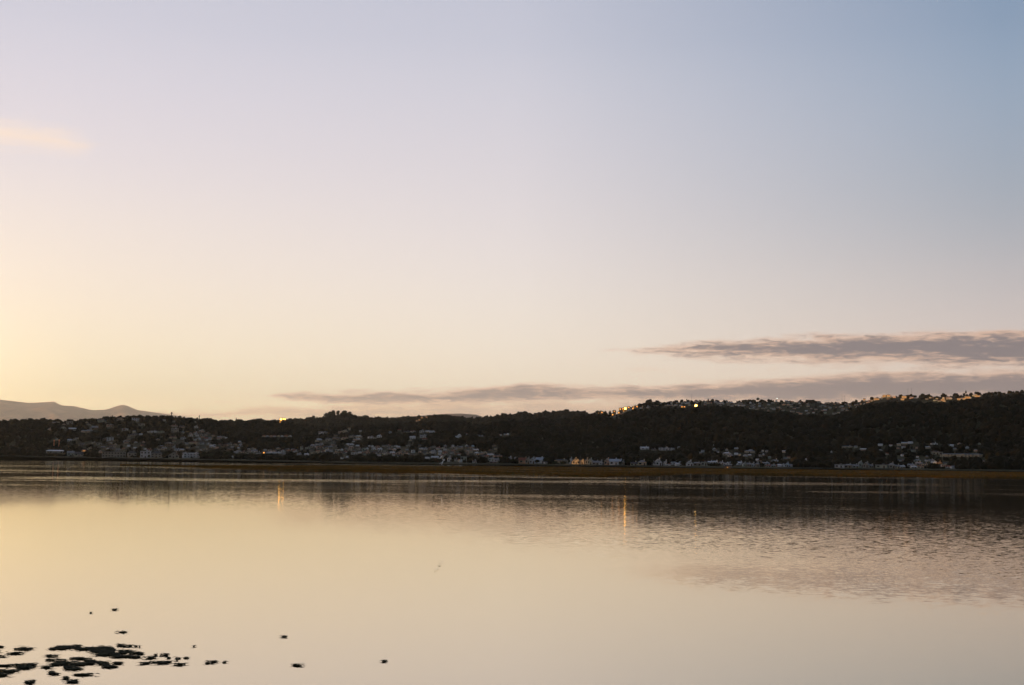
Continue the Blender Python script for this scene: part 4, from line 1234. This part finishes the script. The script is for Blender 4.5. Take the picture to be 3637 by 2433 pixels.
for (k, X_, Yb, w, h, lab, *lf) in (
        (1, 575, 945, 110, 72, 'broad dark tree on the western shore behind orange light'), (1, 690, 945, 130, 72, 'widest dark tree of the western shore'), (1, 1140, 945, 50, 66, 'dark tree left of the grey hip-roofed western shore house'),
        (1, 1295, 948, 60, 72, 'dark tree left of the bright flat-roofed shore building'), (1, 1442, 962, 54, 46, 'small round bush before the bright flat-roofed shore building'), (1, 1665, 965, 108, 104, 'tall dark tree between the western shore houses'),
        (1, 1882, 968, 80, 96, 'dark tree left of the white house with two wings'), (1, 2190, 975, 110, 90, 'dark tree right of the white house with two wings'), (1, 2300, 978, 110, 84, 'second dark tree right of the white house with two wings'),
        (2, 120, 960, 160, 76, 'wide dark tree at the start of the dark bank'), (2, 420, 965, 150, 90, 'high rounded tree on the dark bank'), (2, 560, 965, 110, 60, 'low rounded tree on the dark bank'), (2, 760, 970, 120, 70, 'dark tree left of the orange shore light'),
        (2, 1340, 970, 130, 50, 'low dark tree below the long white town buildings'), (2, 1780, 975, 130, 56, 'low dark tree below the central town'), (2, 2150, 985, 140, 56, 'dark tree right of the small white shore lights'),
        (3, 330, 985, 160, 56, 'wide dark tree below the white town houses'), (3, 620, 990, 150, 50, 'low wide dark tree left of the flying bird'), (3, 850, 1000, 130, 56, 'dark tree between town and shore village'),
        (3, 1190, 1012, 110, 40, 'dark tree before the grey pale-roofed village house'), (3, 1265, 1015, 60, 34, 'small dark tree above the flying bird'), (3, 1432, 1018, 50, 40, 'small dark tree right of the tall white gable'),
        (3, 1660, 1020, 60, 46, 'round dark tree right of the grey-green village building'), (3, 1765, 1020, 100, 60, 'broad dark tree among the village houses'), (3, 2130, 1035, 110, 86, 'tall dark tree at the right end of the village'), (3, 2285, 1038, 70, 60, 'dark tree left of the first gabled shore row'),
        (4, 60, 1035, 120, 84, 'dark tree at the left start of the gabled shore row'), (4, 165, 1040, 80, 66, 'dark tree left of the pinkish red-roofed shore house'), (4, 500, 1045, 66, 60, 'round dark tree before the blue-roofed white shore house'), (4, 640, 1052, 130, 96, 'tall dark tree right of the blue-roofed white shore house'),
        (4, 720, 985, 70, 44, 'russet tree rising behind the tall dark shore tree', 1), (4, 480, 975, 50, 30, 'small russet tree behind the bluish gable', 1), (4, 760, 1056, 120, 42, 'low hedge-like tree before the cream long building'), (4, 870, 1056, 110, 34, 'low dark bush before the cream long building'),
        (4, 942, 1060, 34, 84, 'slim dark tree between cream long building and gables'), (4, 1640, 985, 100, 50, 'big russet tree behind the blue-grey roofs', 1), (4, 1648, 1062, 44, 46, 'small dark tree before the blue-grey roofed house'), (4, 1755, 1065, 90, 84, 'dark tree right of the blue-grey roofed houses'),
        (4, 2062, 1072, 110, 108, 'tall dark tree right of the hip-roofed cream shore house'), (4, 2250, 1055, 46, 50, 'small dark tree between the white gables'), (5, 210, 1070, 60, 56, 'small dark tree at the start of the crowded row'), (5, 415, 1080, 84, 70, 'dark tree before the largest gable of the crowded row'),
        (5, 790, 1075, 50, 40, 'small dark tree below the pale roofs of the crowded row'), (5, 888, 1075, 60, 38, 'second small dark tree below the pale roofs'), (5, 1122, 1092, 110, 88, 'round dark tree in the middle of the crowded row'), (5, 1510, 1085, 80, 52, 'dark tree right of the middle of the crowded row'),
        (5, 1722, 1062, 66, 30, 'low dark tree near the end of the crowded row'), (6, 985, 1100, 32, 60, 'slim dark tree between the rightmost shore houses'), (6, 1232, 1098, 66, 84, 'dark tree right of the rightmost shore row'), (6, 1590, 1085, 100, 50, 'dark tree among the scattered shore houses'), (6, 120, 1010, 90, 40, 'russet tree before the rightmost shore row', 1)):
    x0 = [160, 700, 1240, 1780, 2320, 2900][k - 1]
    tree(x0 + X_ / 3.907, 1380 + Yb / 3.907, w / 3.907, h / 3.907, lab, GS, 'bush' if ('bush' in lab or 'hedge' in lab) else 'round', M_leafred if lf else None, True, 'bush' if 'bush' in lab else 'tree')

# ------------------------------------------------------------------ forest mass on the hills
ico_v = []
g_ = (1 + 5 ** 0.5) / 2
for a_ in (-1, 1):
    for b_ in (-g_, g_):
        ico_v += [(0, a_, b_), (a_, b_, 0), (b_, 0, a_)]
ico_v = np.array(ico_v, float)
ico_v /= np.linalg.norm(ico_v[0])
ico_f = []
for a_ in range(12):
    for b_ in range(a_ + 1, 12):
        for c_ in range(b_ + 1, 12):
            A, B, C_ = ico_v[a_], ico_v[b_], ico_v[c_]
            if max(np.linalg.norm(A - B), np.linalg.norm(B - C_), np.linalg.norm(A - C_)) < 1.1:
                n = np.cross(B - A, C_ - A)
                ico_f.append((a_, b_, c_) if n @ (A + B + C_) > 0 else (a_, c_, b_))
ico_f = np.array(ico_f)
assert len(ico_f) == 20

CX0, CX1 = R(-25.5), R(25.5)
pts = []
for (d0, d1, sp_) in ((1200, 1800, 8.5), (1800, 2750, 9.5), (2750, 3400, 13), (3400, 4600, 15)):
    n = int((CX1 - CX0) * (d1 ** 2 - d0 ** 2) / 2 / sp_ ** 2)
    dd = np.sqrt(rng.uniform(d0 ** 2, d1 ** 2, n))
    tt = rng.uniform(CX0, CX1, n)
    rad = rng.uniform(0.35, 0.72, n) ** 1.3 * sp_ * 1.05
    pts.append(np.stack([tt, dd, rad], 1))
# a strip of scrub along the shore
n = 5200
tt = rng.uniform(CX0, CX1, n)
dd = shore_d(tt) + 22 + np.abs(rng.normal(0, 1, n)) * 60
pts.append(np.stack([tt, dd, rng.uniform(1.2, 3.4, n)], 1))
pts = np.concatenate(pts)
th, d, rad = pts.T
x, y = d * np.sin(th), d * np.cos(th)
z = height(x, y)
keep = (d > shore_d(th) + 22) & (z > 1.2)
flat = (d < shore_d(th) + 330) & (rad > 3.5)
keep &= ~(flat & (rng.uniform(0, 1, len(d)) < 0.55))
plat = (th > R(6.5)) & (d > 2420) & (d < 3300)
keep &= ~(plat & (rng.uniform(0, 1, len(d)) < 0.55))
rad = np.where(plat, rad * 0.55, rad)
# drop trees nobody could see from near the photograph's position
sl = (z + rad - CAM_H) / d
bins = np.linspace(CX0, CX1, 240)
dg = np.arange(1150, 4700, 25.0)
TB, DB = np.meshgrid(bins, dg)
SB = (height(DB * np.sin(TB), DB * np.cos(TB)) - CAM_H) / DB
CM = np.maximum.accumulate(SB, 0)
bi_ = np.clip(((th - CX0) / (CX1 - CX0) * 239).round().astype(int), 0, 239)
di_ = np.clip(((d - 60 - 1150) / 25).astype(int), 0, len(dg) - 1)
keep &= sl + 10.0 / d > CM[di_, bi_]
for (ft, fw, fd, fdp, fz) in FOOT:
    wth = np.abs(th - ft) < fw + (rad * 0.7) / d
    near = wth & (((d < fd) & ((z + rad * 1.5 - CAM_H) / d > (fz - CAM_H) / fd)) | ((d >= fd - rad) & (d < fd + fdp + rad)))
    keep &= ~near
x, y, z, rad = x[keep], y[keep], z[keep], rad[keep]
n = len(x)
print('forest trees', n)
sc3 = np.stack([rad, rad, rad * rng.uniform(0.75, 1.35, n)], 1)
jit = 1 + rng.uniform(-0.28, 0.28, (n, 12, 1))
ca, sa = np.cos(rng.uniform(0, 6.28, n)), np.sin(rng.uniform(0, 6.28, n))
V = ico_v[None] * jit
Vx = V[..., 0] * ca[:, None] - V[..., 1] * sa[:, None]
Vy = V[..., 0] * sa[:, None] + V[..., 1] * ca[:, None]
V = np.stack([Vx, Vy, V[..., 2]], -1) * sc3[:, None, :] + np.stack([x, y, z + rad * 0.55], 1)[:, None, :]
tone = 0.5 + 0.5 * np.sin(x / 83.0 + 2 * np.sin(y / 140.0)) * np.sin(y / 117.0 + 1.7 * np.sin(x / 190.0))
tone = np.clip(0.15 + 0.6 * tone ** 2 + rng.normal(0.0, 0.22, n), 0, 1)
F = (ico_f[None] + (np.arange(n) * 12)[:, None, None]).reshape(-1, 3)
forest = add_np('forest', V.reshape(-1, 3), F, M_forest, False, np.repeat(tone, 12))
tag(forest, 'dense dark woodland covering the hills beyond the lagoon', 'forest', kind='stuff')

# ------------------------------------------------------------------ white bird flying low before the village
bp = ray(1571, 1643)
Db = 330.0
bc = Vector((0, 0, CAM_H)) + bp * (Db / math.hypot(bp.x, bp.y))
bird = empty('bird', bc, R(8))
M_feather = mat('white_feathers', (0.9, 0.9, 0.88), 0.7)
M_wgrey = mat('grey_feathers', (0.40, 0.41, 0.40), 0.7)
u = 19.0 / FPX * Db      # span seen in the picture, metres
b = MB()
# body: lofted rings from tail to bill
rings = [(-0.34, 0.0, 0.015), (-0.24, 0.0, 0.05), (-0.10, 0.0, 0.085), (0.05, 0.01, 0.09), (0.17, 0.03, 0.06), (0.25, 0.06, 0.045), (0.31, 0.075, 0.05), (0.36, 0.07, 0.035), (0.40, 0.06, 0.014), (0.47, 0.05, 0.004)]
nR = 10
for (xx, zz, rr_) in rings:
    for q in range(nR):
        a = 2 * math.pi * q / nR
        b.v.append((xx, rr_ * math.cos(a), zz + rr_ * 0.9 * math.sin(a)))
for s_ in range(len(rings) - 1):
    for q in range(nR):
        q2 = (q + 1) % nR
        b.f.append((s_ * nR + q, (s_ + 1) * nR + q, (s_ + 1) * nR + q2, s_ * nR + q2))
        b.i.append(0)
b.f += [tuple(range(nR)), tuple(reversed(range((len(rings) - 1) * nR, len(rings) * nR)))]
b.i += [0, 0]
b.build('body', M_feather, bird, smooth=True)


def wing(side, up, m, fwd):
    w = MB()
    st_ = [(0.0, 0.0, 0.02, 0.26), (0.25, 0.16, 0.03, 0.27), (0.5, 0.30, 0.06, 0.22), (0.75, 0.40, 0.08, 0.15), (0.95, 0.46, 0.06, 0.04)]
    for (s_, rise, fx, ch) in st_:
        yy = side * (0.06 + s_ * 0.62)
        zz = 0.04 + rise * up
        for (cx_, tz) in ((0.5, 0.0), (0.1, 0.014), (-0.5, 0.004), (0.1, -0.006)):
            w.v.append((0.02 + fx + fwd * s_ + cx_ * ch, yy, zz + tz))
    for q in range(len(st_) - 1):
        for k in range(4):
            k2 = (k + 1) % 4
            w.f.append((q * 4 + k, q * 4 + k2, q * 4 + 4 + k2, q * 4 + 4 + k))
            w.i.append(0)
    w.f += [(0, 3, 2, 1), (16, 17, 18, 19)]
    w.i += [0, 0]
    w.build('wing', m, bird)


wing(-1, 1.15, M_feather, 0.30)
wing(1, -0.35, M_wgrey, -0.35)
b = MB()
b.poly([(-0.32, -0.03, 0.01), (-0.32, 0.03, 0.01), (-0.50, 0.09, 0.0), (-0.50, -0.09, 0.0), (-0.32, -0.03, -0.01), (-0.32, 0.03, -0.01), (-0.50, 0.09, -0.012), (-0.50, -0.09, -0.012)], [(0, 1, 2, 3), (7, 6, 5, 4), (0, 4, 5, 1), (1, 5, 6, 2), (2, 6, 7, 3), (3, 7, 4, 0)])
b.build('tail', M_feather, bird)
bird.scale = (u * 0.95,) * 3
bird.rotation_euler = (0, R(-48), R(72))
tag(bird, 'white bird flying low with raised wings in front of the shore village', 'bird')

# ------------------------------------------------------------------ floating weed at the near edge
_wr = random.Random(9)
SC5 = 2.494


def weed_mb(mb, cx_, cy_, rx, ry, dens=1.0, mat_=True):
    """a thin ragged mat of weed with strands, inside an ellipse given in photograph pixels"""
    c = on_water(cx_, cy_)
    ex = on_water(cx_ + rx, cy_) - c
    ey = on_water(cx_, cy_ - ry) - c
    if mat_:
        n = 30
        b = len(mb.v)
        p1, p2, p3 = (_wr.uniform(0, 6.28) for _ in range(3))
        for ring, (f, zz) in enumerate(((1.0, 0.004), (0.8, 0.022), (0.45, 0.034))):
            for k in range(n):
                a = 2 * math.pi * k / n
                r_ = f * (0.60 + 0.18 * math.sin(3 * a + p1) + 0.11 * math.sin(7 * a + p2) + 0.08 * math.sin(13 * a + p3))
                # ends drawn out to points along the drift
                yy = math.sin(a) * abs(math.sin(a)) ** 0.35
                p = c + ex * (r_ * math.cos(a) * 1.12) + ey * (r_ * yy)
                mb.v.append((p.x, p.y, zz + _wr.uniform(-0.003, 0.006)))
        mb.v.append((c.x, c.y, 0.036))
        for ring in range(2):
            for k in range(n):
                k2 = (k + 1) % n
                mb.f.append((b + ring * n + k, b + ring * n + k2, b + (ring + 1) * n + k2, b + (ring + 1) * n + k))
                mb.i.append(0)
        for k in range(n):
            mb.f.append((b + 2 * n + k, b + 2 * n + (k + 1) % n, b + 3 * n))
            mb.i.append(0)
    area = ex.length * ey.length * math.pi
    n = max(5, int(area * 110 * dens))
    for q in range(n):
        a = _wr.uniform(0, 6.28)
        r_ = math.sqrt(_wr.uniform(0, 1)) * 1.15
        p = c + ex * (r_ * math.cos(a)) + ey * (r_ * math.sin(a))
        p.z = 0.008 + _wr.uniform(0, 0.03)
        L = _wr.uniform(0.18, 0.55) * min(1.0, 0.35 + ex.length * 0.8)
        w = _wr.uniform(0.012, 0.04)
        g = _wr.gauss(0.12, 0.28)
        dx_, dy_ = math.cos(g), math.sin(g)
        b = len(mb.v)
        for (t_, wz, zz) in ((-1, 0.3, 0.0), (-0.2, 1.0, 0.015), (0.5, 0.8, 0.008), (1, 0.1, 0.0)):
            for s_ in (-1, 1):
                mb.v.append((p.x + dx_ * t_ * L / 2 - dy_ * s_ * w * wz, p.y + dy_ * t_ * L / 2 + dx_ * s_ * w * wz, p.z + zz))
        for k in range(3):
            mb.f.append((b + 2 * k, b + 2 * k + 2, b + 2 * k + 3, b + 2 * k + 1))
            mb.i.append(0)


mass = MB()
ELL = [(110, 512, 80, 8), (190, 500, 90, 16), (260, 490, 70, 12), (330, 512, 80, 14), (420, 506, 60, 8), (500, 508, 110, 14), (470, 530, 90, 10), (540, 538, 110, 16), (600, 520, 60, 14), (670, 482, 40, 7), (700, 490, 30, 5), (750, 486, 36, 7), (805, 490, 22, 4), (838, 494, 8, 3),
       (700, 538, 90, 12), (820, 552, 66, 9), (560, 560, 150, 12), (720, 583, 120, 8), (820, 585, 60, 6), (60, 575, 60, 5), (930, 593, 66, 7), (1060, 568, 42, 8), (1095, 593, 24, 5), (1180, 597, 32, 4), (1250, 594, 36, 4), (1170, 610, 14, 3),
       (1020, 632, 96, 12), (980, 566, 22, 4), (450, 640, 140, 14), (200, 636, 110, 10), (100, 610, 80, 5), (300, 600, 90, 7), (390, 620, 60, 6), (1480, 630, 45, 6), (1440, 640, 30, 3), (1590, 632, 24, 4), (1190, 652, 70, 8), (640, 640, 60, 6), (870, 640, 50, 6), (300, 650, 100, 10), (80, 650, 80, 8),
       (2235, 657, 56, 7)]
for q in range(13):
    X_ = _wr.uniform(-450, 700)
    Y_ = _wr.uniform(660, 840)
    ELL.append((X_, Y_, _wr.uniform(30, 130), _wr.uniform(6, 18)))
for q in range(7):
    ELL.append((_wr.uniform(-450, 0), _wr.uniform(480, 660), _wr.uniform(40, 110), _wr.uniform(5, 14)))
for (X_, Y_, rx, ry) in ELL:
    if rx * ry < 250:
        weed_mb(mass, 160 + X_ / SC5, 2100 + Y_ / SC5, rx / SC5, ry / SC5, 1.4)
        continue
    for q in range(int(4 + rx * ry / 300)):      # the big mats are broken into drifting pieces
        a, r_ = _wr.uniform(0, 6.28), math.sqrt(_wr.uniform(0, 1))
        ox, oy = rx * 0.85 * r_ * math.cos(a), ry * 0.85 * r_ * math.sin(a)
        weed_mb(mass, 160 + (X_ + ox) / SC5, 2100 + (Y_ + oy - 0.08 * ox * ry / rx) / SC5, rx * _wr.uniform(0.30, 0.70) / SC5, ry * _wr.uniform(0.14, 0.36) / SC5, 0.8)
    weed_mb(mass, 160 + X_ / SC5, 2100 + Y_ / SC5, rx / SC5, ry / SC5, 0.35, False)
wm_ = mass.build('waterweed', M_weed)
tag(wm_, 'dark mats of waterweed floating in the near corner of the lagoon', 'waterweed', kind='stuff')
for (x, y, rx, ry, lab) in ((406.5, 2166, 12, 2.6, 'small dark floating weed clump farthest out on the left'), (437, 2246, 20, 1.8, 'thin two-piece strip of floating weed above the dark mats'), (322, 2177.5, 6, 1.2, 'faint weed speck left of the farthest weed clump'),
                            (688.5, 2296, 5, 1.2, 'tiny weed speck right of the dark mats'), (1010, 2262, 12, 3.0, 'lone dark weed clump out on the calm water'), (1366, 2349.5, 13, 2.4, 'brownish weed strip alone near the bottom middle')):
    b = MB()
    c = on_water(x, y)
    weed_mb(b, x, y, rx, ry, 2.0)
    b.v = [(v[0] - c.x, v[1] - c.y, v[2]) for v in b.v]
    o = b.build('floating_weed', M_weed)
    o.location = (c.x, c.y, 0)
    tag(o, lab, 'waterweed', 'small clumps of weed floating apart')

# ------------------------------------------------------------------ haze
hz = MB()
hz.box(-38000, 38000, -6000, 64000, -3.0, 2600)
haze = hz.build('haze', None)
mh = bpy.data.materials.new('haze_air')
mh.use_nodes = True
T = NT(mh.node_tree)
T.n.clear()
pv = T.new('ShaderNodeVolumePrincipled')
pv.inputs['Color'].default_value = (1.0, 0.90, 0.75, 1)
pv.inputs['Density'].default_value = 1.5e-5
pv.inputs['Anisotropy'].default_value = 0.82
o_ = T.new('ShaderNodeOutputMaterial')
T.l.new(pv.outputs[0], o_.inputs['Volume'])
haze.data.materials.clear()
haze.data.materials.append(mh)
tag(haze, kind='stuff')
